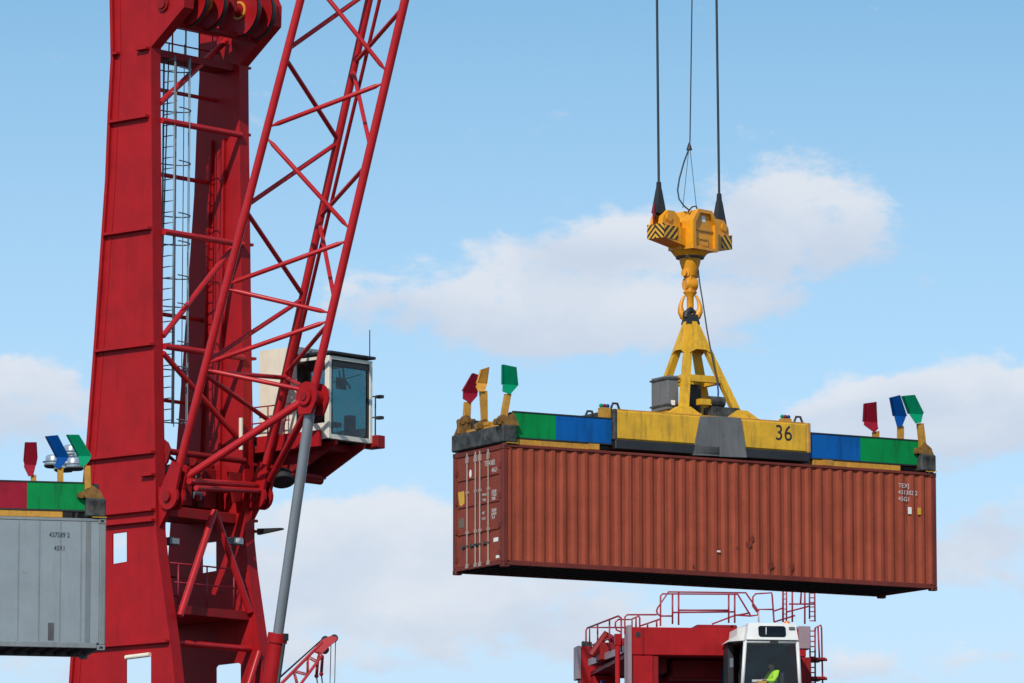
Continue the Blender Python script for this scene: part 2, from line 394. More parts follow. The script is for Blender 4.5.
# the rest of the sky dome carries ordinary scattered cloud
away = math_node('MAXIMUM', maprange(math_node('ABSOLUTE', az), .13, .3), maprange(el, .23, .4))
acc = math_node('ADD', math_node('MINIMUM', acc, 1.15), math_node('MULTIPLY', away, .42))
dens = math_node('ADD', acc, math_node('ADD', math_node('MULTIPLY', math_node('SUBTRACT', n_mid, .5), 1.6), math_node('ADD', math_node('MULTIPLY', math_node('SUBTRACT', n_big, .5), 1.0), math_node('MULTIPLY', math_node('SUBTRACT', n_fine, .5), 1.05))))
mask = maprange(dens, .32, 1.0)
haze_f = maprange(el, .22, .06, 0.06, .92, False)
CB = 1/.12
low = maprange(el, .22, .6)
skyb = N.new('ShaderNodeMix'); skyb.data_type = 'RGBA'; skyb.blend_type = 'MULTIPLY'; skyb.inputs[0].default_value = 1.0
L.new(sky.outputs[0], skyb.inputs[6]); L.new(mixcol(low, (2.08, 3.08, 2.78), (1.2, 1.4, 1.35)), skyb.inputs[7])
base = mixcol(haze_f, skyb.outputs[2], tuple(c*CB for c in (.60, .73, .855)))
n_sh = noise(42, 6, .55, 5.7, .3)
lit = maprange(math_node('ADD', math_node('MULTIPLY', top, .55), math_node('MULTIPLY', math_node('SUBTRACT', n_sh, .5), 1.6)), -.55, .6)
ccol = mixcol(lit, tuple(c*CB for c in (.60, .665, .785)), tuple(c*CB for c in (.80, .815, .86)))
L.new(mixcol(math_node('MULTIPLY', mask, .84), base, ccol), bg.inputs[0])

scene.view_settings.view_transform = 'Standard'; scene.view_settings.look = 'None'
scene.view_settings.exposure = 0; scene.view_settings.gamma = 1; scene.view_settings.use_curve_mapping = False

def ground_mat(name, c, s):
    m, nt, N, L = nodes_of(name)
    out = N.new('ShaderNodeOutputMaterial'); b = N.new('ShaderNodeBsdfPrincipled'); L.new(b.outputs[0], out.inputs[0])
    tcn = N.new('ShaderNodeTexCoord'); n = N.new('ShaderNodeTexNoise'); n.inputs['Scale'].default_value = s; n.inputs['Detail'].default_value = 8
    L.new(tcn.outputs['Object'], n.inputs[0]); mx = N.new('ShaderNodeMix'); mx.data_type = 'RGBA'
    L.new(n.outputs[0], mx.inputs[0]); mx.inputs[6].default_value = (*[q*.6 for q in c], 1); mx.inputs[7].default_value = (*[q*1.4 for q in c], 1)
    L.new(mx.outputs[2], b.inputs[0]); b.inputs['Roughness'].default_value = .85
    return m
M['asphalt'] = ground_mat('quay_asphalt', (.05, .05, .052), .4)
tag(MB()._add([(-9000,-9000,0),(9000,-9000,0),(9000,9000,0),(-9000,9000,0)], [(0,1,2,3)]).build('ground', 'asphalt', fix=False), kind='structure')

# ------------------------------------------------------------------ frames measured from the photograph
CF = Frame(-.212, 127.712632, 0, .5165)            # hanging brown container: x along its length, y across, near bottom corner at origin
CF.o.z = 12.6527838+CAMZ
CL, CW, CH = 12.192, 2.438, 2.896
CR = Frame(-7.9918, 142.9426, 0, R(-41.8))              # crane: x = forward, y = across (away from the camera), z up from the ground
ZB = 5.2                                                # slewing deck of the crane

# ================================================================== HARBOUR CRANE
crane = thing('harbour_crane', CR, 'tall red harbour crane with open plate tower, lattice boom and small glazed cab', 'crane')
LN0, LN1 = -1.88, -1.53
LFI, LFO = 1.41, 1.76
def nf(px, py): p = CR.at(px, py, 1, LN0); return (p.x, p.z)
front = [nf(175,683), nf(170,640), nf(159,560), nf(156,530), nf(155.5,480), nf(153.5,340), nf(152,180), nf(151.3,110), nf(151,47)]
back = [nf(110,0), nf(111,60), nf(108,115), nf(105.5,180), nf(94.5,340), nf(87,440), nf(82.5,490), nf(69.3,683)]
fx, fz = front[0]; bxx, bz = back[-1]
ZT = nf(150,0)[1]+1.9
bump_f, bump_z = nf(184,7)
outline = [(bxx-1.0, ZB), (fx+1.6, ZB)] + front + [(bump_f, bump_z), (bump_f+.02, bump_z+.55), (bump_f-.9, ZT), (back[0][0]+.25, ZT)] + back
# openings cut in the lower side plates
def hole(pts): return [nf(*p) for p in pts]
h1 = hole([(112.5,564),(112.5,533.5),(126.7,531.5),(126.7,561.5)])
h2 = hole([(126,700),(126,660),(128,657.5),(149,655),(151,657),(151,697)])
for (a, b) in ((LN0, LN1), (LFI, LFO)):
    s = 1 if a > 0 else -1
    wide = [[(p[0]-(.33 if k in lft else -.03), p[1]+(.04 if p[1] > zmid else -.04)) for k, p in enumerate(h)] for h, lft, zmid in ((h1, (0,1), nf(120,548)[1]), (h2, (0,1,2), nf(138,675)[1]))]
    o = MB().plate(outline, [h1, h2], 1, a, a+.04).plate(outline, wide, 1, a+.04, b).build('tower_leg', 'red', crane)
    lo = a if s < 0 else b
    # ledges where the plates are spliced: horizontal bars standing proud of the outer face
    for (px, py) in ((150,48),(149.5,116),(152,228),(154.5,344),(155.5,452),(155.5,509.4),(155.5,520),(170,641)):
        z = nf(px, py)[1]; f1 = nf(px, py)[0]
        seg = [p for p in sorted([(q[1], q[0]) for q in back])]
        fb = next(lerp(seg[i][1], seg[i+1][1], (z-seg[i][0])/(seg[i+1][0]-seg[i][0])) for i in range(len(seg)-1) if seg[i][0] <= z <= seg[i+1][0])
        y0, y1 = (lo-.15, lo-.002) if s < 0 else (lo+.002, lo+.15)
        if py == 48:
            bx('splice_ledge', 'red', o, f1-.42, f1-.003, y0, y1, z-.03, z+.03); bx('splice_ledge', 'red', o, fb+.17, fb+.36, y0, y1, z-.03, z+.03)
        else: bx('splice_ledge', 'red', o, fb+.165, f1-.004, y0, y1, z-.035, z+.035)
    z = nf(150,475)[1]; f1 = nf(155.5,475)[0]; bx('splice_ledge', 'red', o, f1-.45, f1-.003, y0, y1, z-.03, z+.03)
    y0, y1 = (lo-.08, lo-.002) if s < 0 else (lo+.002, lo+.08)
    # back flange along the rear edge
    bf = MB()
    for i in range(len(back)-1):
        (xa, za), (xb, zb) = back[i], back[i+1]
        p = [(xb+.06, y0, zb), (xb+.16, y0, zb), (xb+.16, y1, zb), (xb+.06, y1, zb), (xa+.06, y0, za), (xa+.16, y0, za), (xa+.16, y1, za), (xa+.06, y1, za)]
        bf.hexa(p)
    bf.build('rear_flange', 'red', o)
    ws = MB(); yw0, yw1 = (lo-.016, lo-.002) if s < 0 else (lo+.002, lo+.016)
    for i in range(len(back)-1):
        (xa, za), (xb, zb) = back[i], back[i+1]; d_ = .36
        ws.hexa([(xb+d_, yw0, zb), (xb+d_+.03, yw0, zb), (xb+d_+.03, yw1, zb), (xb+d_, yw1, zb), (xa+d_, yw0, za), (xa+d_+.03, yw0, za), (xa+d_+.03, yw1, za), (xa+d_, yw1, za)])
    ws.build('weld_seam', 'red', o)
    # stiffeners on the inner face
    li = b if s < 0 else a
    y0i, y1i = (li+.002, li+.09) if s < 0 else (li-.09, li-.002)
    zlo, zhi = nf(155.5,500)[1], nf(151,120)[1]
    for k in (.33, .62):
        def fat(z):
            t = (z-zlo)/(zhi-zlo); f_f = lerp(nf(155.5,500)[0], nf(151.3,120)[0], t); f_b = lerp(nf(82,500)[0], nf(108,120)[0], t); return lerp(f_f, f_b, k)
        MB().hexa([(fat(zlo)-.04,y0i,zlo),(fat(zlo)+.04,y0i,zlo),(fat(zlo)+.04,y1i,zlo),(fat(zlo)-.04,y1i,zlo),(fat(zhi)-.04,y0i,zhi),(fat(zhi)+.04,y0i,zhi),(fat(zhi)+.04,y1i,zhi),(fat(zhi)-.04,y1i,zhi)]).build('stiffener', 'red', o)
    # small pin plate on the bracket head
    pz = nf(164,4); MB().lathe([(.0,0),(.20,0),(.20,.07),(.13,.07),(.13,.12),(0,.12)], (pz[0], lo+(-.0 if s < 0 else 0), pz[1]), (0, s, 0), 20).build('pin_boss', 'red_dark', o)
g2 = CR.at(126,657.5,1,LN0-.05); g3 = CR.at(150,654.5,1,LN0-.05)
tb('hatch_lip', 'cream', crane, g2, g3, .06)

def front_beam(name, px, py, r, f=None, y2=LFI, mat='red_tube', dpx=0):
    p = CR.at(px, py, 1, LN1); f = p.x if f is None else f
    return tb(name, mat, crane, (f, LN1+.002, p.z), (f, y2-.002, p.z), r)
for (px, py, r, f) in ((161,120.5,.085,-.22),(161.5,232,.085,-.10),(162,346.5,.085,-.06),(160,81,.055,-1.2),(161,164,.06,-1.4),(162,303,.055,-1.6),(163,389,.05,-1.7)):
    front_beam('cross_tube', px, py, r, f)
def fr(px, py, y): return CR.at(px, py, 1, y)
def diag(a, ya, b, yb, r=.08, mat='red_tube', name='diagonal_brace'):
    p = fr(*a, ya); q = fr(*b, yb); return tb(name, mat, crane, p, q, r)
diag((160,103), LN1, (226,41), 1.3)
diag((163,336), LN1, (236,243), LFI-.05, .075)
diag((163,353), LN1, (236,436), LFI-.05, .075)
# A-shaped front bracing below the boom foot
apex = fr(214.4,512,0)
for (a, y) in (((180,616), LN1+.05), ((250,612), LFI-.05)): diag((214.4,511), 0, a, y, .095)
front_beam('cross_tube', 183, 641, .085, .25)
diag((259,652), LFI-.06, (247,690), .9, .085)
# head box of the lower frame, with gussets
hz = fr(170,502,LN1).z
bx('foot_beam', 'red_dark', crane, -.80, -.30, LN1+.003, LFI-.003, hz-.30, hz-.02, c=.02)
# machinery deck and platform between the legs
pz = fr(180,607,LN1).z
dk = bx('platform', 'red_dark', crane, -3.0, .22, LN1+.004, LFI-.004, pz-.12, pz+.10)
rl = MB()
for zz in (fr(180,580,LN1).z, fr(180,561,LN1).z): rl.tube((.1, LN1+.01, zz), (.1, LFI-.01, zz), .022, n=8)
for yy in (-1.1,-.05,.95): rl.tube((.1, yy, pz+.1), (.1, yy, fr(180,561,LN1).z), .022, n=8)
for zz in (fr(180,580,LN1).z, fr(180,561,LN1).z): rl.tube((-2.6, LN1+.01, zz), (-2.6, LFI-.01, zz), .022, n=8)
rl.build('platform_railing', 'rail_red', dk)
for (px, y) in ((176,-.95),(240,1.05)):
    p = fr(px,541,y); lm = bx('work_lamp', 'galv', crane, p.x-.3, p.x-.02, p.y-.17, p.y+.17, p.z-.10, p.z+.10, c=.02)
    bx('lens', 'sticker', lm, p.x-.018, p.x, p.y-.13, p.y+.13, p.z-.07, p.z+.07)
# winches and machinery in the tower behind the boom foot
mz = fr(170,480,LN1).z
wd = MB()
wd.lathe([(.45,0),(.45,.06),(.32,.06),(.32,1.5),(.45,1.5),(.45,1.56)], (-1.5,-1.2,mz+.15), (0,1,0), 24); wd.build('winch_drum', 'red_dark', crane)
mb = MB()
mb.box(-2.3,-1.1,.45,1.45,mz-.55,mz+.75,c=.04); mb.box(-1.05,-.6,-.5,.1,mz-.5,mz+.25,c=.03); mb.box(-2.2,-.7,-1.4,1.4,mz-.75,mz-.56); mb.box(-.85,-.55,.5,.95,mz-.5,mz+.55,c=.03)
mb.tube((-.7,.75,mz+.5),(-.75,.2,mz-.4),.06); mb.tube((-.6,-.9,mz-.5),(-.6,-.4,mz+.5),.06); mb.build('winch_machinery', 'red_dark', crane)
bx('valve_block', 'galv', crane, -1.0,-.75,-.25,.2,mz+.25,mz+.55,c=.02); bx('valve_block', 'galv', crane, -.7,-.55,.15,.4,mz-.3,mz-.1)
tb('beige_canister', 'cream', crane, fr(241,450,1.2), fr(241,418,1.2), .058)
mr_ = MB()
pA, pB = fr(221,401,1.45), fr(236,410,1.9)
for px in (221,227,233):
    q = fr(px, 402+(px-221)*.4, 2.6); q2 = fr(px, 442, 2.6); mr_.tube(q, q2, .02, n=6)
for py in (403,421): mr_.tube(fr(220,py,2.6), fr(236,py+5,2.6), .02, n=6)
mr_.build('catwalk_railing', 'black', crane)
bx('rear_catwalk', 'red_dark', crane, -1.8, -.2, 1.9, 3.1, fr(225,444,2.6).z-.1, fr(225,444,2.6).z)
p = fr(257,528.5,1.9); MB().prism([p, p+Vector((.75,.15,-.02)), p+Vector((.75,.15,-.06)), p+Vector((.0,0,-.16))], (-.05,.15,0)).build('deflector_plate', 'black', crane)

rnd = random.Random(11)
for k in range(9):
    x0, y0 = rnd.uniform(-1.6,-.2), rnd.uniform(-1.3,1.2); z0 = mz+rnd.uniform(-.5,.9); L_ = rnd.uniform(.5,1.3)
    pts = [(x0, y0, z0)]
    for q in range(3): pts.append((pts[-1][0]+rnd.uniform(-.2,.25), max(-1.35, min(1.25, pts[-1][1]+rnd.choice((-1,1))*L_*rnd.uniform(.15,.4))), pts[-1][2]+rnd.uniform(-.45,.3)))
    MB().path(pts, rnd.choice((.03,.04,.055)), n=8).build('hydraulic_hose', rnd.choice(('black','black','red_dark')), crane)
for k in range(7):
    x0, y0 = rnd.uniform(-1.4,-.25), rnd.uniform(-1.2,1.1); z0 = mz+rnd.uniform(-.55,.8); a_ = rnd.uniform(.10,.24)
    bx('machine_box', rnd.choice(('red_dark','red_dark','black','galv')), crane, x0, x0+a_, y0, y0+a_*1.4, z0, z0+a_*1.6, c=.015)
MB().prism([(-.15,LFI-.5,mz+.45),(-.15,LFI-.05,mz+.45),(-.15,LFI-.05,mz-.35),(-.15,LFI-.3,mz-.35)], (.1,0,0)).build('foot_gusset', 'red_dark', crane)
# sheaves at the tower head, on one shaft
shc = fr(233,13,.0); shf, shz = .42, fr(233,14.5,.75).z
tb('sheave_shaft', 'red_dark', crane, (shf, LN1, shz+.05), (shf, LFI, shz+.05), .14)
for l in (-1.2, -.52, .72, 1.28):
    prof = [(.0,-.10),(.16,-.10),(.16,-.055),(.60,-.05),(.64,-.085),(.70,-.085),(.655,-.02),(.655,.02),(.70,.085),(.64,.085),(.60,.05),(.16,.055),(.16,.10),(.0,.10)]
    s_ = MB().lathe(prof, (shf, l, shz+.05), (0,1,0), 40).build('sheave', 'red', crane)
    MB().lathe([(.66,-.03),(.705,-.05),(.705,.05),(.66,.03)], (shf, l, shz+.05), (0,1,0), 40, ring=True).build('sheave_rope_wrap', 'black', s_)
    MB().lathe([(.19,-.085),(.25,-.085),(.25,-.051),(.19,-.051)], (shf, l, shz+.05), (0,1,0), 24, ring=True).build('hub_ring', 'amber', s_)
hb = MB()
hb.prism([(shf-.1,.05,shz-.62),(shf+.42,.05,shz-.1),(shf+.42,.05,shz+.3),(shf-.3,.05,shz+.3)], (0,.12,0)); hb.prism([(shf-.1,1.0,shz-.72),(shf+.35,1.0,shz-.2),(shf+.3,1.0,shz+.3),(shf-.3,1.0,shz+.3)], (0,.1,0))
hb.prism([(shf-.3,-.86,shz-.62),(shf+.30,-.86,shz-.3),(shf+.2,-.86,shz+.3),(shf-.35,-.86,shz+.3)], (0,.1,0))
hb.tube((shf-.15,LN1,shz-.6),(shf-.15,LFI,shz-.6),.10); hb.build('sheave_bracket', 'red_dark', crane)
bx('head_beam', 'red_dark', crane, -1.15, -.45, LN1+.003, LFI-.003, fr(161,50,LN1).z-.12, fr(161,50,LN1).z+.06)
hr = MB(); z0 = fr(161,50,LN1).z
for dz in (.45, .9): hr.tube((-1.1,LN1,z0+dz),(-1.1,LFI,z0+dz),.022,n=8)
for yy in (-1.2,-.75,-.3,.2,.7,1.2): hr.tube((-1.1,yy,z0),(-1.1,yy,z0+.9),.022,n=8)
hr.build('head_railing', 'rail_red', crane)

# caged ladder between the legs
lad = MB(); zl0, zl1 = fr(172,425,-.9).z, fr(172,58,-.9).z
LF0, LF1, LY = -.60, -.18, -1.10
for f in (LF0, LF1): lad.tube((f,LY,zl0),(f,LY,zl1),.026,n=8)
z = zl0+.1
while z < zl1: lad.tube((LF0,LY,z),(LF1,LY,z),.015,n=6); z += .29
lo = lad.build('ladder', 'galv', crane)
cg = MB(); lf = (LF0+LF1)/2
def cage(z):
    pts = []
    for i in range(13):
        t = math.pi*i/12; pts.append((lf+.36*math.cos(t)+0, LY+.02+.70*math.sin(t), z))
    cg.path(pts, .018, n=6)
for py in (70,110,163,215,243,277,305,343,368,421): cage(fr(172,py,-.9).z)
for t in (.25,.5,.75): cg.tube((lf+.36*math.cos(math.pi*t),LY+.02+.70*math.sin(math.pi*t),zl0),(lf+.36*math.cos(math.pi*t),LY+.02+.70*math.sin(math.pi*t),zl1),.014,n=6)
cg.build('ladder_cage', 'galv', lo)
wl = MB()
wl.path([(-.9,-.62,zl1+.5),(-.93,-.75,zl1-5),(-.97,-.85,zl1-8.2)], .018, n=6); wl.path([(-.75,-.2,zl1+.5),(-.75,-.2,zl0+.4)], .012, n=6); wl.build('service_cable', 'rope', crane)

# ------------------------------------------------------------------ lattice boom (three chords)
A0, A1 = fr(174,487,-1.66), fr(300.5,0,-1.33)
C0, C1 = fr(260.5,487,1.70), fr(369,0,1.33)
B0, B1 = fr(312,397,0), fr(405,0,0)
ZTIP = A0.z + (16.0-A0.x)/((A1.x-A0.x)/(A1.z-A0.z))
def on(p, q, z): return p+(q-p)*((z-p.z)/(q.z-p.z))
TA, TC = on(A0, A1, ZTIP), on(C0, C1, ZTIP); TB = on(B0, B1, ZTIP-.6)
boom = MB().tube(A0, TA, .107, n=16).build('boom', 'red_tube', crane)
def bt(name, a, b, r, mat='red_tube', ends=True):
    a, b = Vector(a), Vector(b); d = (b-a).normalized(); m = MB()
    if ends: m.path([a, a+d*.16, a+d*.30, b-d*.30, b-d*.16, b], [.025,.03,r,r,.03,.025], n=10)
    else: m.tube(a, b, r, n=10)
    return m.build(name, mat, boom)
MB().tube(C0, TC, .105, n=16).build('boom_chord', 'red_tube', boom)
MB().tube(B0, TB, .112, n=16).build('boom_chord', 'red_tube', boom)
zA = lambda px, py: CR.at(px, py, 1, -1.45).z
def pa(y, px=None):   # points on the chords from picture rows
    return on(A0, A1, lerp(A1.z, A0.z, y/487))
def pc(y): return on(C0, C1, lerp(C1.z, C0.z, y/487))
def pb(y): return on(B0, B1, lerp(B1.z, B0.z, y/397))
for (ya, yb) in ((127,82),(135.5,230),(284,239.6),(288,313),(363,320),(369,392),(-27,73),(-35,-76)): bt('boom_brace', pa(ya), pb(yb), .062)
for (ya, yc) in ((49,-10),(58,139),(204.5,142),(210,294.7),(362,298),(373,424),(371,377)): bt('boom_brace', pa(ya), pc(yc), .062, ends=False)
for (yc, yb) in ((62,7.5),(70,147),(215,165),(221,300),(373,322),(376,392),(-85,-10),(-92,-150)): bt('boom_brace', pc(yc), pb(yb), .058, ends=False)
# the same zigzag continued to the boom head
pa_ = lambda z: on(A0, A1, z); pc_ = lambda z: on(C0, C1, z); pb_ = lambda z: on(B0, B1, z)
zs = pa(-35).z+1.9; k = 0
while zs < ZTIP-5:
    bt('boom_brace', pa_(zs), pb_(zs+2.0), .06); bt('boom_brace', pa_(zs+4.1), pb_(zs+2.1), .06)
    bt('boom_brace', pa_(zs+2), pc_(zs+4), .058, ends=False); bt('boom_brace', pa_(zs+2), pc_(zs), .058, ends=False)
    bt('boom_brace', pc_(zs+1), pb_(zs+3), .055, ends=False); bt('boom_brace', pc_(zs+5), pb_(zs+3), .055, ends=False)
    zs += 4.1
D0, D1 = fr(268,470,1.45), fr(379.5,0,1.30)
MB().tube(D0, on(D0, D1, ZTIP-2), .048, n=8).build('cable_duct', 'red_tube', boom)
# struts of the boom foot
jn = B0+Vector((0,0,-.05))
bt('foot_strut', fr(176,484,-1.62), jn+Vector((-.1,-.12,0)), .105, ends=False); bt('foot_strut', fr(270,480,1.65), jn+Vector((-.1,.12,0)), .10, ends=False)
bt('foot_strut', fr(189,481,-1.55), fr(259,485.5,1.6), .085, ends=False); bt('foot_strut', fr(196,488,-1.5), fr(262,491,1.65), .075, ends=False)
# pivot lugs
for (s, c) in ((-1, A0), (1, C0)):
    y = s*1.70; cx, cz = c.x, c.z-.12
    lug = [(cx+.44, cz+.60), (cx+.12, cz+.78), (cx-.16, cz+.30)]+[(cx-.02+.34*math.cos(R(a_)), cz-.14+.34*math.sin(R(a_))) for a_ in range(160, 391, 23)]
    MB().plate(lug, [], 1, y-.17, y-.08).plate(lug, [], 1, y+.08, y+.17).build('pivot_lug', 'red', boom)
    MB().lathe([(.0,-.25),(.13,-.25),(.13,.25),(.0,.25)], (cx-.02, y, cz-.14), (0,1,0), 20).build('pivot_pin', 'red_dark', boom)
    MB().plate([(cx-.62,cz+.2),(cx-.1,cz+.05),(cx-.05,cz-.4),(cx-.45,cz-.95),(cx-.62,cz-.95)], [], 1, y-.07, y+.07).build('pivot_bracket', 'red', crane)
pp = fr(165,451,LN1)
tb('pivot_cross_tube', 'red_dark', crane, (pp.x, LN1, pp.z), (pp.x, LFI, pp.z), .085)
MB().plate([(pp.x-.30,pp.z+.45),(pp.x+.06,pp.z+.22),(pp.x+.18,pp.z),(pp.x+.05,pp.z-.3),(pp.x-.28,pp.z-.55)], [], 1, LN1+.01, LN1+.08).build('cross_tube_bracket', 'red_dark', crane)
# boom head with its sheaves
hd = MB()
for y in (-.62,-.2,.2,.62): hd.plate([(TA.x-.9,ZTIP-2.2),(TA.x-.1,ZTIP-2.0),(TA.x+.9,ZTIP-.1),(TA.x+.6,ZTIP+.5),(TA.x-.2,ZTIP+.4)], [], 1, y-.04, y+.04)
hd.build('boom_head', 'red', boom)
tb('head_shaft', 'red_dark', boom, (TA.x-.22,-1.60,ZTIP-.15), (TA.x-.22,1.0,ZTIP-.15), .12)
for y in (-1.41,.75): MB().lathe([(.1,-.1),(.55,-.08),(.62,-.1),(.56,0),(.62,.1),(.55,.08),(.1,.1)], (TA.x-.22,y,ZTIP-.15), (0,1,0), 28).build('boom_head_sheave', 'red_dark', boom)
# joint where the luffing cylinder meets the boom
jm = MB()
for y in (-.25,.19): jm.plate([(B0.x+.02+.36*math.cos(R(a_)), B0.z-.02+.40*math.sin(R(a_))) for a_ in range(-20, 201, 22)]+[(B0.x-.24,B0.z-.46),(B0.x+.20,B0.z-.46)], [], 1, y, y+.07)
jm.lathe([(.0,-.33),(.22,-.33),(.22,.33),(.0,.33)], (B0.x+.02,0,B0.z-.02), (0,1,0), 24); jm.build('cylinder_joint', 'red', boom)
MB().lathe([(.0,-.36),(.10,-.36),(.10,.36),(0,.36)], (B0.x+.02,0,B0.z-.02), (0,1,0), 16).build('joint_pin', 'red_dark', boom)
# luffing cylinder
cy1 = fr(277.5,638,0); cdir = (cy1-B0).normalized()
cyl0 = cy1 + cdir*7.2
lc = MB().path([cy1-cdir*.02, cyl0], .225, n=24).build('luffing_cylinder', 'red', crane)
MB().tube(B0, cy1, .135, n=24).build('cylinder_rod', 'steel', lc)
MB().path([cy1-cdir*.12, cy1+cdir*.12], .26, n=24).build('gland_ring', 'red', lc)
sv = cdir.cross(Vector((0,1,0))).normalized()
MB().tube(cy1+sv*.25+cdir*.1, cyl0+sv*.25, .05, n=8).build('hydraulic_pipe', 'black', lc)
bx('hose_block', 'black', lc, cy1.x+.20, cy1.x+.30, -.04, .10, cy1.z-.08, cy1.z+.10)

# ------------------------------------------------------------------ driver's cab on the crane
CY0, CY1 = 1.98, 3.66
pf = CR.at(329,355,1,CY0); FX1 = pf.x
zt = pf.z; zbq = CR.at(328,438,1,CY0).z
FX0 = CR.at(259.5,350,1,CY0).x; FXM = CR.at(296,352,1,CY0).x
cabo = MB()
cabo.box(FX0, FXM, CY0, CY0+.06, zbq+.0, zt+.34); cabo.box(FX0, FX0+.06, CY0+.06, CY1-.06, zbq+.0, zt+.34); cabo.box(FX0+.06, FXM, CY0+.06, CY1-.06, zt+.28, zt+.34); cabo.box(FXM-.06, FXM, CY0+.06, CY1-.06, zt+.0, zt+.28); cabo.box(FX0+.06, FXM, CY0+.06, CY1-.06, zbq+.0, zbq+.06)
cabo.box(FX0, FXM, CY1-.06, CY1, zbq, zbq+.42); cabo.box(FX0, FXM, CY1-.06, CY1, zt-.08, zt+.34); cabo.box(FX0, FX0+.3, CY1-.06, CY1, zbq+.42, zt-.08)
cab_ = cabo.build('operator_cab', 'cream', crane)
cf = MB()   # white frame round the glazed front half
T = .11
for y in (CY0, CY1-T): cf.box(FX1-.16, FX1, y, y+T, zbq, zt, c=.015)
cf.box(FX1-.14, FX1-.002, CY0+T, CY1-T, zbq, zbq+.12); cf.box(FX1-.14, FX1-.002, CY0+T, CY1-T, zt-.09, zt-.003)
for y in (CY0+.004, CY1-.07): cf.box(FXM, FX1-.16, y, y+.06, zbq+.0, zbq+.42); cf.box(FXM, FX1-.16, y, y+.06, zt-.08, zt-.004)
cf.build('cab_frame', 'ivory', cab_)
seal = MB()
seal.box(FX1-.10,FX1-.03,CY0+T,CY0+T+.06,zbq+.12,zt-.09); seal.box(FX1-.10,FX1-.03,CY1-T-.06,CY1-T,zbq+.12,zt-.09); seal.box(FX1-.10,FX1-.03,CY0+T+.06,CY1-T-.06,zt-.26,zt-.09)
seal.build('window_seal', 'dark', cab_)
bx('window', 'glass', cab_, FX1-.075, FX1-.06, CY0+T+.06, CY1-T-.06, zbq+.12, zt-.26)
for y, gm in ((CY0+.03, 'glass_dark'), (CY1-.045, 'glass_side')): bx('window', gm, cab_, (FXM+.005 if gm == 'glass_dark' else FX0+.3), FX1-.165, y, y+.012, zbq+.42, zt-.08)
rf = bx('roof', 'dark', cab_, FXM+.01, FX1+.07, CY0-.04, CY1+.06, zt+.045, zt+.12, c=.02)
MB().tube((FXM+.25,CY0+.3,zt+.12),(FXM+.25,CY0+.3,zt+.22),.04).tube((FX1-.5,CY0+.3,zt+.12),(FX1-.5,CY0+.3,zt+.2),.04).build('roof_fitting', 'dark', cab_)
tb('antenna', 'dark', cab_, (FX1-.1, CY1-.02, zt+.12), (FX1-.1, CY1-.02, zt+.85), .014, n=6)
si = MB(); cyy = (CY0+CY1)/2
si.box(FX1-1.25,FX1-.7,cyy-.1,cyy+.42,zbq+.45,zbq+.58,c=.03); si.box(FX1-1.35,FX1-1.2,cyy-.08,cyy+.40,zbq+.55,zbq+1.25,c=.04); si.box(FX1-1.33,FX1-1.2,cyy+.05,cyy+.28,zbq+1.28,zbq+1.5,c=.04); si.tube((FX1-.95,cyy+.16,zbq+.15),(FX1-.95,cyy+.16,zbq+.45),.09)
si.build('seat', 'dark', cab_)
cn = MB(); cn.box(FX1-.7,FX1-.3,CY0+.2,CY0+.5,zbq+.15,zbq+.85,c=.03); cn.box(FX1-.6,FX1-.35,CY1-.5,CY1-.25,zbq+.15,zbq+.75,c=.03)
cn.path([(FX1-.3,CY0+.7,zt-.3),(FX1-.3,CY0+.75,zt-.55)],.02); cn.box(FX1-.36,FX1-.28,CY0+.62,CY0+.98,zt-.80,zt-.50,c=.02); cn.path([(FX1-.3,cyy,zt-.15),(FX1-.3,cyy+.05,zt-.5),(FX1-.3,cyy+.3,zt-.75)],.025); cn.tube((FX1-.2,CY0+.25,zt-.7),(FX1-.2,CY1-.25,zt-.35),.012)
cn.build('console', 'dark', cab_)
bx('cab_floor', 'dark', cab_, FXM, FX1-.15, CY0+.07, CY1-.07, zbq+.01, zbq+.10)
# cab carrier
cs = MB()
cs.box(FX0-1.3, FX1-.55, CY0-.12, CY1+.02, zbq-.22, zbq-.02, c=.02)
cs.prism([(FX1-.05,CY0+.3,zbq-.03),(FX1-.05,CY0+.3,zbq-.12),(FX1-1.6,CY0+.3,zbq-.85),(FX0-1.2,CY0+.3,zbq-.85),(FX0-1.2,CY0+.3,zbq-.2)], (0,.1,0))
cs.prism([(FX1-.05,CY1-.3,zbq-.03),(FX1-.05,CY1-.3,zbq-.12),(FX1-1.6,CY1-.3,zbq-.85),(FX0-1.2,CY1-.3,zbq-.85),(FX0-1.2,CY1-.3,zbq-.2)], (0,.1,0))
cs.box(FX0-1.2, FX1-1.5, CY0+.2, CY1-.2, zbq-.85, zbq-.75)
cs.box(FX1-.30, FX1+.20, CY1-.02, CY1+.28, zbq-.12, zbq+.22, c=.02)
cs.tube((FX1-1.7,CY0+.05,zbq-.86),(FX1-1.7,CY1-.2,zbq-.86),.12)
cs.build('cab_carrier', 'red_dark', crane)
bx('cab_skirt', 'red', crane, FX0+.05, FX1-.22, CY0-.125, CY0-.04, zbq-.20, zbq+.22)
mr2 = MB()
for py in (397,418): q = CR.at(372,py,1,CY1+.1); mr2.tube((FX1-.1,CY1,q.z),(FX1+.12,CY1+.16,q.z),.02,n=6); mr2.box(FX1+.02,FX1+.2,CY1+.08,CY1+.22,q.z-.05,q.z+.03)
mr2.tube((FX1,CY1+.1,zbq+.2),(FX1,CY1+.1,zbq+1.25),.02,n=6); mr2.build('cab_grab_rail', 'dark', cab_)
wr = MB()
for zz in (zbq+.55, zbq+.98): wr.tube((FX0-.2,CY0-.28,zz),(FX0+1.4,CY0-.28,zz),.02,n=6)
for x in (FX0,FX0+.6,FX0+1.2): wr.tube((x,CY0-.28,zbq-.1),(x,CY0-.28,zbq+.98),.02,n=6)
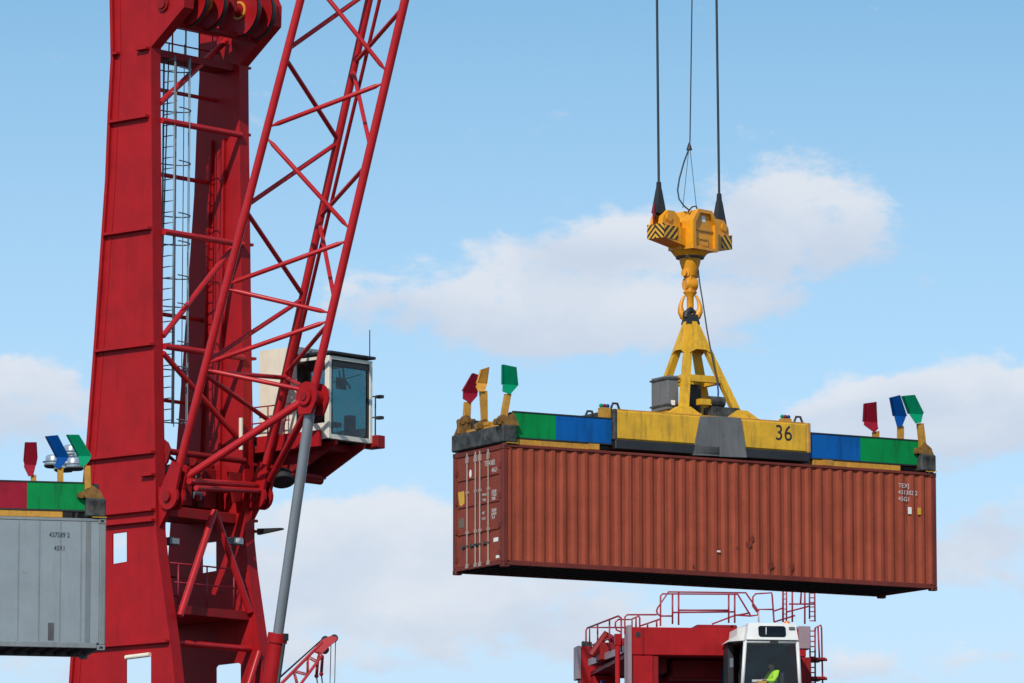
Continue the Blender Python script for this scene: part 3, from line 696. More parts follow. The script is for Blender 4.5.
wr.build('cab_walk_railing', 'rail_red', crane)
p = CR.at(285,475,1,2.2); fl_ = MB().lathe([(.05,0),(.22,.03),(.30,.15),(.33,.34),(.31,.36),(.0,.36)], p+Vector((-.12,0,.12)), (.35,-.25,-.9), 20).build('flood_lamp', 'dark', crane)
tb('lamp_bracket', 'dark', fl_, p+Vector((-.12,0,.12)), (p.x-.2, p.y, zbq-.7), .03)

# ------------------------------------------------------------------ crane undercarriage (below the picture)
um = MB(); um.box(-7.5, 1.9, -2.4, 2.4, ZB-.6, ZB-.003, c=.05); um.build('slewing_deck', 'red_dark', crane)
MB().box(-7.4,-3.6,-2.3,2.3,ZB,ZB+2.6,c=.08).build('machine_house', 'red', crane)
MB().box(-8.6,-7.5,-2.3,2.3,ZB-.4,ZB+1.8,c=.08).build('counterweight', 'red_dark', crane)
MB().lathe([(2.0,0),(2.0,.5),(1.7,.5),(1.7,1.2),(2.2,1.2),(2.2,1.5)], (-1.2,0,ZB-2.1), (0,0,1), 40).build('slewing_ring', 'red_dark', crane)
MB().box(-7.5,5.5,-2.0,2.0,1.7,ZB-2.1,c=.08).build('chassis', 'red', crane)
for x in (-6.4,-4.6,-2.8,-1.0,.8,2.6,4.4):
    for y in (-1.75,1.75):
        MB().lathe([(.2,-.28),(.62,-.28),(.72,-.2),(.72,.2),(.62,.28),(.2,.28)], (x,y,.72), (0,1,0), 24).build('wheel', 'rubber', crane)
    tb('axle', 'red_dark', crane, (x,-1.6,.72), (x,1.6,.72), .18)
MB().box(-7.0,5.0,-1.2,1.2,1.0,1.698).build('axle_frame', 'red_dark', crane)
for x in (-7.0,5.0):
    og = MB(); og.box(x-.35,x+.35,-6.0,6.0,1.72,2.3); og.build('outrigger_beam', 'red_dark', crane)
    for y in (-5.8,5.8): MB().lathe([(.75,0),(.75,.15),(.2,.3),(.2,1.72)], (x,y,.005), (0,0,1), 20).build('outrigger_foot', 'red_dark', crane)

# ================================================================== CONTAINERS
def corrugated(x0, x1, z0, z1, y, depth, sgn, n):
    """trapezoid side sheet in the x-z plane, recessed by depth away from face y (sgn = outward)"""
    m = MB(); per = (x1-x0)/n; xs = []
    for i in range(n):
        b = x0+i*per
        xs += [(b, 1), (b+per*.26, 1), (b+per*.50, 0), (b+per*.76, 0)]
    xs.append((x1, 1))
    vs = []; fs = []; rr_ = random.Random(int(y*1000))
    for i_, (x, k) in enumerate(xs):
        yy = y - sgn*(depth*(1-k)+rr_.uniform(0, .007)); x += rr_.uniform(-.007, .007) if 0 < i_ < len(xs)-1 else 0
        vs += [(x, yy, z0), (x, yy, z1), (x, yy-sgn*.012, z0), (x, yy-sgn*.012, z1)]
    for i in range(len(xs)-1):
        a = i*4; b = a+4
        fs += [(a, b, b+1, a+1), (a+2, a+3, b+3, b+2)]
    return m._add(vs, fs)

def casting(m, x, y, z):
    m.box(x-.09, x+.09, y-.081, y+.081, z-.059, z+.059, c=.012)

def make_container(fr, name, label, style):
    t = thing(name, fr, label, 'shipping container')
    body, trim, doorm = ('brown', 'brown_trim', 'brown_door') if style == 'dry' else ('grey_cont', 'grey_trim', 'grey_cont')
    P_ = .075
    # frame
    for x in (P_, CL-P_):
        for y in (P_, CW-P_): bx('corner_post', trim, t, x-P_+.006, x+P_-.006, y-P_+.006, y+P_-.006, .12, CH-.12, c=.015)
    for (x, y, z) in [(a, b, c) for a in (.092, CL-.092) for b in (.083, CW-.083) for c in (.061, CH-.061)]:
        m = MB(); casting(m, x, y, z); cc = m.build('corner_casting', trim, t)
        sy = -1 if y < 1 else 1; sx = -1 if x < 1 else 1
        h = MB(); h.box(x-.04, x+.04, y+sy*.081, y+sy*.083, z-.025, z+.025); h.box(x+sx*.09, x+sx*.092, y-.035, y+.035, z-.025, z+.025); h.build('aperture', 'under', cc)
    for y in (.0, CW-.07):
        bx('bottom_rail', trim, t, .186, CL-.186, y+.004, y+.066, .045, .165, c=.01); bx('top_rail', trim, t, .186, CL-.186, y+.006, y+.064, CH-.075, CH-.008, c=.01)
    for x in (0.0, CL-.07):
        bx('end_sill', trim, t, x+.006, x+.064, .17, CW-.17, .065, .16, c=.01); bx('end_header', trim, t, x+.006, x+.064, .17, CW-.17, CH-.13, CH-.01, c=.01)
    # side walls
    for (y, s) in ((.022, -1), (CW-.022, 1)):
        if style == 'dry':
            corrugated(.15, CL-.15, .166, CH-.076, y, .036, s, 40).build('side_wall', body, t)
        else:
            sw = bx('side_wall', body, t, .15, CL-.15, min(y, y-s*.03), max(y, y-s*.03), .166, CH-.076)
            sm = MB(); x = .6
            while x < CL-.2:
                sm.box(x-.012, x+.012, min(y, y+s*.007), max(y, y+s*.007), .18, CH-.09); x += .46
            sm.build('panel_joint', 'grey_trim', sw)
    # front end wall
    bx('end_wall', body, t, CL-.06, CL-.03, .15, CW-.15, .16, CH-.13)
    rm = MB(); rm.box(.07, CL-.07, .07, CW-.07, CH-.05, CH-.03); rm.build('roof', body, t)
    fm = MB(); fm.box(.19, CL-.19, .067, CW-.067, .13, .16)
    x = .35
    while x < CL-.2: fm.box(x, x+.06, .067, CW-.067, .06, .13); x += .3
    fm.build('floor', 'under', t)
    # doors at the x = 0 end
    for (ya, yb) in ((.155, CW/2-.006), (CW/2+.006, CW-.155)):
        gr = [.88, 1.53, 2.17]
        d = MB(); zs = [.165]+[q for g in gr for q in (g-.035, g+.035)]+[CH-.135]
        for i in range(0, len(zs)-1, 2): d.box(.03, .07, ya+.05, yb-.05, zs[i], zs[i+1], c=.006)
        for i in range(1, len(zs)-2, 2): d.box(.058, .069, ya+.05, yb-.05, zs[i], zs[i+1])
        d.box(.028, .07, ya, ya+.0495, .165, CH-.135); d.box(.028, .07, yb-.0495, yb, .165, CH-.135)
        do = d.build('door', doorm, t)
        for q in (.475, .095):
            yy = lerp(ya, yb, q+.0) if ya > CW/2 else lerp(ya, yb, 1-q)
            b = MB().tube((.005, yy, .10), (.005, yy, CH-.06), .019, n=10)
            for z in (.17, .95, 1.9, CH-.17): b.box(-.012, .027, yy-.045, yy+.045, z-.035, z+.035)
            b.box(-.015, .02, yy-.055, yy+.055, .10, .16); b.box(-.015, .02, yy-.055, yy+.055, CH-.30, CH-.20)
            b.build('locking_bar', 'bar', do)
            hd = MB().box(-.018, -.006, yy-.04, yy+.24, .61, .645); hd.box(-.005, .026, yy+.17, yy+.25, .585, .67); hd.build('handle', 'iron', do)
        yo = ya if ya < CW/2 else yb
        for z in (.35, 1.0, 1.7, 2.4): bx('hinge', trim, do, .0, .027, yo-.06, yo+.06, z-.06, z+.06)
    return t

brown = make_container(CF, 'shipping_container', 'rust brown corrugated container hanging over the straddle carrier', 'dry')
def dpt(px, py): q = CF.at(px, py, 0, .02); return q.y, q.z
def spt(px, py): q = CF.at(px, py, 1, .0); return q.x, q.z
# marks on the door end
def door_rect(name, mat, pts):
    ys = [dpt(*p)[0] for p in pts]; zs = [dpt(*p)[1] for p in pts]
    MB().prism([(.0245, y, z) for y, z in zip(ys, zs)], (.0025, 0, 0)).build(name, mat, brown)
door_rect('sticker', 'ysticker', [(457.8,492.5),(464,491),(464.3,503),(461.5,506.5),(459,505)])
door_rect('sticker', 'gsticker', [(458.5,519),(464,518),(464,527.5),(458.5,528.5)])
door_rect('sticker', 'sticker', [(493.3,538),(498,537),(498,541),(493.3,542)]); door_rect('sticker', 'sticker', [(495.7,555.5),(499.3,554.7),(499.3,557.5),(495.7,558.3)])
oy, oz = dpt(470.2, 473.6)
MB().prism([(.024, oy+.06*math.cos(a*.524), oz+.10*math.sin(a*.524)) for a in range(12)], (.003,0,0)).build('sticker', 'sticker', brown)
def door_text(txt, px, py, size, sx=.9):
    y, z = dpt(px, py); lettering(txt, size, 'mark', brown, (.0215, y, z), (math.pi/2, 0, -math.pi/2), sx=sx)
door_text('TE 4382', 484.3, 466.5, .17, .85); door_text('45G1', 491.5, 472.6, .15, .8)
for (px, py, s) in ((482, 496.3, 'MAX.G'), (482, 501.5, 'TARE'), (482, 514.5, 'NET'), (482, 520, 'CU.C')): door_text(s, px, py, .085, .9)
for (py, s) in ((493.3, '32500'), (496.7, '71650'), (500.5, '3900'), (512, '28600'), (515.6, '63050'), (519.3, '76.4')): door_text(s, 491.5, py, .11, .8)
# marks on the long side: number, size code and two stickers
def side_text(txt, px, py, size, sx=1.0, y=.0):
    x, z = spt(px, py); lettering(txt, size, 'mark', brown, (x, y-.001, z), (math.pi/2, 0, 0), sx=sx)
side_text('TEXJ', 898.7, 487.3, .15, y=.0205); side_text('431382 2', 898.7, 494.0, .15, .95, y=.0205); side_text('45G1', 898.7, 500.6, .15, y=.0205)
def side_rect(name, mat, px, py, w_, h_):
    x, z = spt(px, py); MB().box(x, x+w_, .004, .0195, z-h_, z).build(name, mat, brown)
side_rect('sticker', 'sticker', 908.3, 507, .10, .17); side_rect('sticker', 'ysticker', 917.8, 507.6, .10, .17)
# scuffs where other boxes rubbed
def scuff(px, py, w_, h_, seed):
    x, z = spt(px, py); rnd = random.Random(seed); m = MB()
    pts = [(x+w_*(.5+.5*math.cos(a*.5236)*rnd.uniform(.5, 1)), .0195, z+h_*(.5+.5*math.sin(a*.5236)*rnd.uniform(.5, 1))) for a in range(12)]
    m.prism(pts, (0, .002, 0)).build('scuff', 'stain', brown)
for i, (px, py, w_, h_) in enumerate(((745,548,.22,.18),(751,543,.12,.22),(768,571,.2,.28),(790,572,.14,.3),(692,570,.12,.14),(736,550,.1,.1))): scuff(px, py, w_, h_, i)
q = spt(717.5, 552); MB().box(q[0], q[0]+.09, .012, .019, q[1], q[1]+.04).build('scuff', 'sticker', brown)

# grey refrigerated container, right end in view
GY = 119.8
gr_ = ray(105.3, 650.5); gp = gr_*(GY/gr_.y)
GYAW = R(14)
GF = Frame(gp.x-CL*math.cos(GYAW), gp.y-CL*math.sin(GYAW), CAMZ+gp.z, GYAW)
grey = make_container(GF, 'shipping_container', 'pale grey smooth sided container at the left edge with dark numbers', 'reefer')
def gtext(txt, px, py, size):
    q = GF.at(px, py, 1, .0); lettering(txt, size, 'markdark', grey, (q.x, .012, q.z), (math.pi/2, 0, 0), sx=.74)
gtext('437589 2', 49.2, 536.8, .155); gtext('45R1', 54, 550.3, .155)
q = GF.at(87, 650, 1, 0)
MB().box(q.x-.05, q.x+.06, .0125, .0145, .17, CH-.085).build('rust_streak', paint('rust_streak_faint', (.165,.19,.20), .6, .1, (.12,.085,.045), .9, True, bump=0, spec=.2), grey)
q = GF.at(48, 640, 1, 0); m = MB(); m.box(q.x, q.x+.13, .0125, .0145, q.z, q.z+.38); m.build('scrape', paint('scrape_brown', (.10,.10,.105), .6, .3, (.16,.20,.23), .9, True, bump=0, spec=.2), grey)

# ================================================================== SPREADERS
ZS = CH                                            # spreader frame: z from the container's top
def sf_of(fr): return Frame(fr.o.x, fr.o.y, fr.o.z+CH, fr.yaw)
SFB, SFG = sf_of(CF), sf_of(GF)
def flip_px(fr, wv, plate_px, arm_px):
    return [fr.at(px, py, 1, wv) for px, py in plate_px], [fr.at(px, py, 1, wv) for px, py in arm_px]
WN, WM, WF = .10, 1.2, 2.15
LEFT = [('maroon',)+flip_px(SFB, WF, [(464,399),(464,390.6),(474.5,374),(480.2,376),(478,396),(472,404)], [(464.5,402),(470.3,402),(469.5,421),(463.5,419)]),
        ('amber',)+flip_px(SFB, WM, [(477,387),(483,370),(490.5,368),(487.4,386),(485.5,392),(479.5,392)], [(480,391),(486.5,391),(487,424),(482,424)]),
        ('green2',)+flip_px(SFB, WN, [(503.7,391.7),(504.3,365.4),(517.5,368),(519,385),(511.4,395)], [(505,394),(510.5,394),(506,420),(500.5,419)])]
RIGHT = [('maroon',)+flip_px(SFB, WF, [(865,425),(866,404),(877,402.7),(878.4,426),(879,429),(875,433)], [(873,432),(878.5,431),(878,452),(873,452)]),
         ('blue2',)+flip_px(SFB, WM, [(896.4,420.4),(891.7,398),(900,396),(907,415.7),(902.7,427),(898,427)], [(898,426),(903,426),(903,450),(898,450)]),
         ('green2',)+flip_px(SFB, WN, [(911,414.7),(903.7,396.6),(914.7,395.7),(924,413),(921.7,423),(916.6,424)], [(917.3,423.5),(922.7,423.5),(925.8,449),(920,449)])]
GRIGHT = [('maroon',)+flip_px(SFG, WF, [(24.6,461),(29,443),(40.4,443),(39,458),(36,466),(36,476),(31.6,477),(24.6,466.5)], [(31,475),(36,475),(36,492),(31,492)]),
          ('blue2',)+flip_px(SFG, WM, [(57.6,459.5),(49,437),(60.6,436),(68.5,457),(68,461),(63,469),(57,467.5)], [(57.6,467),(63,467),(63,492),(57.6,492)]),
          ('green2',)+flip_px(SFG, WN, [(82.6,466),(70.3,435.5),(81.7,435.5),(91.4,456),(90.5,462),(86,467.5)], [(84.2,466),(90,466),(91,494),(85,494)])]

def make_spreader(fr, label, cols, left, right, split=10.08):
    t = thing('container_spreader', fr, label, 'container spreader', 'telescopic container spreaders')
    # middle body: yellow box girder with worn black skirt
    bd = MB()
    bd.box(3.16, 8.54, .10, CW-.10, .30, .99, c=.03)
    body = bd.build('main_girder', 'yellow_w', t)
    MB().box(3.10, 8.56, .06, CW-.06, .06, .295, c=.02).build('skirt', 'black', body)
    MB().box(3.18, 8.50, .16, CW-.16, .993, 1.03).build('top_plate', 'orange', body)
    for x in (3.10, 8.545): MB().box(x-.04, x+.055, .07, CW-.07, .28, 1.02, c=.02).build('end_cap', 'orange' if x > 4 else 'iron', body)
    # telescoping beams with coloured side panels
    for (xa, xm, xb) in ((.36, 1.53, 3.05), (11.80, split, 8.61)):
        lo, hi = min(xa, xb), max(xa, xb)
        for y in (.20, CW-.45):
            tbm = MB().box(lo-.05, hi+.25, y, y+.25, .16, .78, c=.02).build('telescopic_beam', 'black', t)
        for (y, s) in ((.20, -1), (CW-.20, 1)):
            y0, y1 = (y-.035, y-.004) if s < 0 else (y+.004, y+.035)
            ca, cb = cols[0], cols[1]
            MB().box(min(xa, xm)+.002, max(xa, xm)-.002, y0, y1, .19, .77).build('colour_panel', ca, t)
            MB().box(min(xm, xb)+.002, max(xm, xb)-.002, y0, y1, .19, .77).build('colour_panel', cb, t)
            for zz in (.155, .775): MB().box(lo, hi, min(y0,y1)-.015, max(y0,y1)+.01, zz, zz+.03).build('panel_edge', 'black', t)
        ib = MB()
        for y in (.16, CW-.30): ib.box(min(xa, xb)+.1, max(xa, xb)-.55, y, y+.14, .005, .15, c=.015)
        ib.build('inner_beam', 'orange', t)
        x = xb-.5 if xb > xa else xb+.5
        for y in (.12, CW-.5): bx('beam_stop', 'orange', t, x-.14, x+.14, y, y+.38, .02, .154)
        # end beam across, worn iron
    for (x0, x1, fl) in ((-.02, .36, left), (CL-.46, CL-.02, right)):
        eb = MB().box(x0, x1, -.03, CW+.03, .03, .44, c=.03).build('end_beam', 'iron', t)
        sgn = 1 if x0 < 1 else -1
        xo = x0+.02 if sgn > 0 else x1-.02
        for yc in (.0, CW-.06):
            MB().prism([(xo+sgn*.03, yc, .442), (xo+sgn*.10, yc, .60), (xo+sgn*.30, yc, .74), (xo+sgn*.44, yc, .442)], (0, .06, 0)).build('pivot_housing', 'rusty', eb)
        MB().box(xo+sgn*.12 if sgn > 0 else xo-.34, xo+.34 if sgn > 0 else xo-.12, .07, CW-.47, .442, .52).box(min(xo+sgn*.1, xo+sgn*.3), max(xo+sgn*.1, xo+sgn*.3), .9, 1.5, .52, .62, c=.02).build('drive_cover', 'orange', eb)
        for y in (.083, CW-.083):
            tw = MB().lathe([(.05,.05),(.05,-.03),(.075,-.05),(.03,-.11)], ((.092 if sgn > 0 else CL-.092), y, 0), (0,0,1), 14).build('twistlock', 'bar', eb)
        for (y, xx) in ((-.032, .2 if sgn > 0 else CL-.2),):
            ch = MB().box(xx-.12, xx+.2, y-.004, y+.02, .015, .03); ch.build('chain', 'ysticker', eb)
        for (colr, plate, arm) in fl:
            y = plate[0].y
            a = MB(); a.prism([Vector((q.x, q.y-.05, q.z)) for q in arm], (0, .10, 0))
            bq = (arm[2]+arm[3])/2
            gz = max(bq.z-.02, .54)
            gm = MB(); gm.lathe([(.0,-.09),(.06,-.09),(.06,-.06),(.13,-.06),(.13,.06),(.06,.06),(.06,.09),(.0,.09)], (bq.x-.02*sgn, y, gz), (0,1,0), 18, False); gm.lathe([(.0,-.08),(.075,-.08),(.075,.08),(.0,.08)], (bq.x+.15, y, gz-.02), (0,1,0), 12, False); gm.lathe([(.0,-.08),(.075,-.08),(.075,.08),(.0,.08)], (bq.x-.16, y, gz-.03), (0,1,0), 12, False)
            gm.box(bq.x-.24, bq.x+.24, y-.055, y+.06, .442, gz-.03, c=.015)
            ao = a.build('flipper_arm', 'orange', t); gm.build('flipper_gear', 'rusty', ao)
            zmin = min(p.z for p in plate); zmax = max(p.z for p in plate)
            zf = zmin+.36*(zmax-zmin)
            def clip(poly, up):
                out = []
                for i in range(len(poly)):
                    p, q2 = poly[i], poly[(i+1) % len(poly)]
                    ip, iq = (p.z >= zf) == up, (q2.z >= zf) == up
                    if ip: out.append(p)
                    if ip != iq: out.append(p.lerp(q2, (zf-p.z)/(q2.z-p.z)))
                return out
            pm = MB()
            for up in (True, False):     # plate folded across its width
                pl = []
                for p in clip(plate, up):
                    d_ = .17*(p.z-zf)/(zmax-zf) if up else .13*(zf-p.z)/(zf-zmin)
                    pl.append(Vector((p.x-.62*d_, p.y-d_+.03, p.z)))
                pm.prism(pl, (0, .03, 0)); n = len(pl)
                for i in range(n):
                    p, q2 = pl[i], pl[(i+1) % n]
                    if up and abs(p.z-q2.z) > .28: pm.prism([p, q2, q2+Vector((0,.10,0)), p+Vector((0,.10,0))], (.022 if p.x < sum(v.x for v in pl)/n else -.022, 0, 0))
            pm.build('flipper_plate', colr, ao)
    return t, body

spr, sbody = make_spreader(SFB, 'yellow spreader numbered 36 with green and blue panels gripping the brown container', ('green', 'blue'), LEFT, RIGHT)
sprg, _ = make_spreader(SFG, 'spreader with green and maroon panels on top of the grey container', ('green', 'maroon'), [(c, [Vector((p.x, p.y, p.z)) for p in a], [Vector((p.x, p.y, p.z)) for p in b]) for c, a, b in LEFT], GRIGHT, SFG.at(27, 492, 1, .17).x)
# number on the girder and the grey machinery cover in its middle
q = SFB.at(774.8, 439.6, 1, .10); lettering('36', .53, 'black', spr, (q.x, .094, q.z), (math.pi/2, 0, 0), sx=.92)
c1 = [SFB.at(px, py, 1, .06) for px, py in ((693,455),(700.5,416.5),(719.5,416.5),(719.5,456))]
c2 = [SFB.at(px, py, 1, .04) for px, py in ((720,456.5),(720,416),(741,418),(747,457.5))]
MB().prism(c1, (0, .6, 0)).build('machinery_cover', 'boxgrey', spr); MB().prism(c2, (0, .6, 0)).build('machinery_cover', 'boxgrey', spr)
for (px, py, zt_) in ((715,406,0),): pass
q = SFB.at(708, 408, 1, .9); bx('pump_box', 'iron', spr, q.x-.2, q.x+.6, .4, .8, 1.032, 1.30, c=.02)
q = SFB.at(716, 401, 1, .5); MB().lathe([(.0,-.2),(.13,-.2),(.13,.2),(.0,.2)], (q.x, .5, q.z-.02), (1,0,0), 16).build('cable_reel', 'iron', spr); bx('reel_bracket', 'yellow_w', spr, q.x-.5, q.x-.18, .4, .6, q.z-.12, q.z+.02)
bx('reel_foot', 'iron', spr, q.x-.12, q.x+.12, .44, .56, 1.032, q.z-.12)
# little coloured status lamps on both ends of the girder
for (px0, py0) in ((604,407), (785,418)):
    q = SFB.at(px0, py0, 1, .3); st = bx('lamp_bracket', 'orange', spr, q.x-.12, q.x+.14, .22, .38, (.79 if px0 < 700 else 1.032), q.z-.02)
    for k, c in enumerate(('green2', 'maroon', 'blue2')): MB().sphere((q.x-.08+.09*k, .3, q.z+.03), .05, n=10, m=6).build('status_lamp', c, st)
for x in (2.5, 3.2, 8.35):
    ph = MB().path([(x-.12,.25,(.80 if x < 3 else 1.03)),(x-.06,.25,(.80 if x < 3 else 1.03)+.14),(x+.06,.25,(.80 if x < 3 else 1.03)+.14),(x+.12,.25,(.80 if x < 3 else 1.03))], .03, n=8); ph.build('lifting_eye', 'iron', spr)
# pyramid lifting frame
AX, AY = SFB.at(690.5, 322, 1, CW/2).x, CW/2
za, zg, zb0 = SFB.at(690, 322, 1, CW/2).z, SFB.at(690, 351, 1, .8).z, 1.03
fx0 = SFB.at(683, 411, 1, .5).x; fx1 = SFB.at(740, 413, 1, .5).x
feet = [(fx0, .5), (fx1, .5), (fx1, CW-.5), (fx0, CW-.5)]
tops = [(AX-.06, AY-.06), (AX+.06, AY-.06), (AX+.06, AY+.06), (AX-.06, AY+.06)]
for (fx_, fy_), (tx, ty) in zip(feet, tops):
    a, b = .105, .075
    m = MB().hexa([(fx_-a,fy_-a*.8,zb0),(fx_+a,fy_-a*.8,zb0),(fx_+a,fy_+a*.8,zb0),(fx_-a,fy_+a*.8,zb0),(tx-b,ty-b,za),(tx+b,ty-b,za),(tx+b,ty+b,za),(tx-b,ty+b,za)])
    lo = m.build('frame_leg', 'yellow_w', spr)
    fm = MB(); fm.hexa([(fx_-.48,fy_-.17,zb0+.002),(fx_+.48,fy_-.17,zb0+.002),(fx_+.48,fy_+.17,zb0+.002),(fx_-.48,fy_+.17,zb0+.002),(fx_-.14,fy_-.12,zb0+.22),(fx_+.14,fy_-.12,zb0+.22),(fx_+.14,fy_+.12,zb0+.22),(fx_-.14,fy_+.12,zb0+.22)])
    fm.build('foot', 'yellow_w', lo)
def leg_at(i, z):
    t = (z-zb0)/(za-zb0); return Vector((lerp(feet[i][0], tops[i][0], t), lerp(feet[i][1], tops[i][1], t), z))
for (i, j) in ((0,1),(1,2),(2,3),(3,0)):
    nrm = (leg_at(j, za)-leg_at(i, za)).cross(Vector((0,0,1))).normalized()*.012
    zc = zg-.02
    p = [leg_at(i, zc), leg_at(i, zc)*.72+leg_at(j, zc)*.28+Vector((0,0,.09)), leg_at(i, zc)*.28+leg_at(j, zc)*.72+Vector((0,0,.09)), leg_at(j, zc), leg_at(j, za), leg_at(i, za)]
    cdir_ = (sum(p, Vector())/6-Vector((AX, AY, (zg+za)/2))); cdir_.z = 0; cdir_.normalize()
    MB().prism([v+cdir_*.085 for v in p], cdir_*.02).build('gusset_plate', 'yellow_w', spr)
zx = SFB.at(700, 377, 1, .5).z
for (i, j) in ((0,1),(1,2),(2,3),(3,0)):
    a, b = leg_at(i, zx), leg_at(j, zx); m = MB()
    d = (b-a).normalized(); sd_ = d.cross(Vector((0,0,1)))
    m.hexa([a-sd_*.07+Vector((0,0,-.08)), b-sd_*.07+Vector((0,0,-.08)), b+sd_*.07+Vector((0,0,-.08)), a+sd_*.07+Vector((0,0,-.08)), a-sd_*.07+Vector((0,0,.08)), b-sd_*.07+Vector((0,0,.08)), b+sd_*.07+Vector((0,0,.08)), a+sd_*.07+Vector((0,0,.08))])
    m.build('frame_crossbar', 'yellow_w', spr)
bx('leg_shade_block', 'black', spr, AX-.2, AX+.2, AY-.14, AY+.14, 1.035, zx-.1)  # added black block, stands in for the frame's inner leg in shadow
# black greased head of the frame that takes the hook
hz1 = SFB.at(690, 309, 1, AY).z
hm = MB(); hm.hexa([(AX-.17,AY-.17,za-.06),(AX+.17,AY-.17,za-.06),(AX+.17,AY+.17,za-.06),(AX-.17,AY+.17,za-.06),(AX-.125,AY-.12,za+.18),(AX+.125,AY-.12,za+.18),(AX+.125,AY+.12,za+.18),(AX-.125,AY+.12,za+.18)])
hm.path([(AX-.13,AY,za+.1),(AX-.12,AY,hz1-.12),(AX,AY,hz1-.02),(AX+.12,AY,hz1-.12),(AX+.13,AY,za+.1)], .085, n=12)
hm.build('lifting_head', 'black', spr)
# control cabinet hung on the frame's left
q = SFB.at(668, 408, 0, 5.13)
y0c = .80; xg = SFB.at(668, 400, 1, y0c).x; zc0 = SFB.at(660, 411, 1, 1.2).z; zc1 = SFB.at(660, 377, 1, 1.2).z
cb = bx('control_cabinet', 'boxgrey', spr, xg, xg+.30, y0c, y0c+.78, zc0, zc1, c=.015)
for zq in (zc1-.09, zc0+.10): bx('cabinet_band', 'iron', cb, xg-.03, xg+.33, y0c-.03, y0c+.81, zq, zq+.04)
bx('cabinet_light', 'sticker', cb, xg+.08, xg+.17, y0c-.05, y0c-.002, zc0+.10, zc0+.22)
bx('cabinet_bracket', 'yellow_w', spr, xg+.05, xg+.25, y0c+.1, y0c+.65, 1.032, zc0-.002)

# ================================================================== HOOK BLOCK
HF = Frame(4.315, 131.75, 0, CR.yaw)
def hp(px, py, f): return HF.at(px, py, 0, f)
zr = hp(690, 240, .25).z
HF.o.z = zr                                            # origin at the underside of the cross arms
block = thing('hook_block', HF, 'orange yellow hook block with hazard striped ends and double hook above the spreader', 'hook block')
def hz_(py, f=0): return HF.at(690, py, 0, f).z
zt_arm, zb_arm = hz_(231.5, .0), hz_(244.5, .0)
zb2 = hz_(249.5, 0)
am = MB()
AW = .25
# arms: deep box whose underside slopes up to the tips
for s in (-1, 1):
    am.hexa([(-AW,s*.40,zb2),(AW,s*.40,zb2),(AW,s*1.27,zb_arm),(-AW,s*1.27,zb_arm),(-AW,s*.40,zt_arm),(AW,s*.40,zt_arm),(AW,s*1.27,zt_arm),(-AW,s*1.27,zt_arm)])
arm = am.build('cross_arm', 'yellow', block)
dz = zt_arm-zb_arm
MB().box(-AW-.01, AW+.01, -1.295, -1.272, zb_arm, zt_arm+.03).build('hazard_panel', M['hazard_end'], block)
MB().box(-AW-.01, AW+.01, 1.272, 1.295, zb_arm, zt_arm+.03).build('hazard_panel', M['hazard_end'], block)
for x0 in (AW+.002, -AW-.014):
    MB().box(x0, x0+.012, -1.26, -.76, zb_arm-.0, zt_arm).build('hazard_panel', M['hazard_side'], block)
    MB().box(x0, x0+.012, 0.90, 1.265, zb_arm-.01, zt_arm+.0).build('hazard_panel', M['hazard_side_far'], block)
zt1, zt2 = hz_(208, .45), hz_(219, .45)
zmid = hz_(228, .45); zlow = hz_(247.5, .45)
prof = [(-.46,zlow),(.46,zlow),(.46,zt2-.02),(.24,zt1),(-.24,zt1),(-.46,zt2-.02)]
hs = MB(); hs.plate(prof, [], 0, -.30, .42); housing = hs.build('housing', 'yellow', block)
rimp = [(-.47,zlow-.005),(.47,zlow-.005),(.47,zt2-.01),(.25,zt1+.015),(-.25,zt1+.015),(-.47,zt2-.01)]
inn = [(-.36,zlow+.06),(.36,zlow+.06),(.36,zt2-.05),(.20,zt1-.07),(-.20,zt1-.07),(-.36,zt2-.05)]
MB().plate(rimp, [inn], 0, .42, .50).build('housing_rim', 'yellow', housing)
MB().box(.422, .45, -.34, .34, zmid-.015, zmid+.02).box(.422, .44, -.2, .18, zlow+.10, zlow+.13).box(.422, .44, -.2, .18, zlow+.25, zlow+.28).box(.422,.44,-.2,-.17,zlow+.10,zlow+.28).box(.422,.44,.15,.18,zlow+.10,zlow+.28).build('door_trim', 'orange', housing)
bx('plate', 'sticker', housing, .421, .428, -.06, .08, zt1-.28, zt1-.14)
bx('side_rib', 'yellow', housing, .05, .16, -.52, -.462, zlow, zt2-.05); bx('side_rib', 'yellow', housing, .05, .16, .462, .52, zlow, zt2-.05)
for s in (-1, 1):
    lg = MB(); yc = s*.92
    lug = [(yc-.36, zt_arm+.002), (yc+.34, zt_arm+.002), (yc+.30, zt_arm+.22), (yc+.12, zt_arm+.38), (yc-.12, zt_arm+.38), (yc-.30, zt_arm+.22)]
    lg.plate([(p[0], p[1]) for p in lug], [], 0, -.20, -.06); lg.plate(lug, [], 0, .06, .20)
    lg.lathe([(.0,-.24),(.10,-.24),(.10,.24),(.0,.24)], (0, yc+s*.12, zt_arm+.20), (1,0,0), 18)
    lg.build('rope_lug', 'yellow', block)
zf0, zf1 = hz_(250,0), hz_(257,0)
MB().lathe([(.50,zb2+.03),(.48,zf0-.02),(.36,zf1),(.0,zf1)], (0,0,0), (0,0,1), 32).build('swivel_collar', 'yellow', block)
MB().lathe([(.0,zf1),(.345,zf1-.002),(.345,zf1-.045),(.0,zf1-.045)], (0,0,0), (0,0,1), 32).build('swivel_ring', 'black', block)
z1_, z2_, z3_ = hz_(259,0), hz_(276,0), hz_(291,0)
MB().lathe([(.0,z1_+.03),(.27,z1_+.03),(.25,z1_-.1),(.15,z2_),(.0,z2_)], (0,0,0), (0,0,1), 28).build('swivel_cone', 'yellow', block)
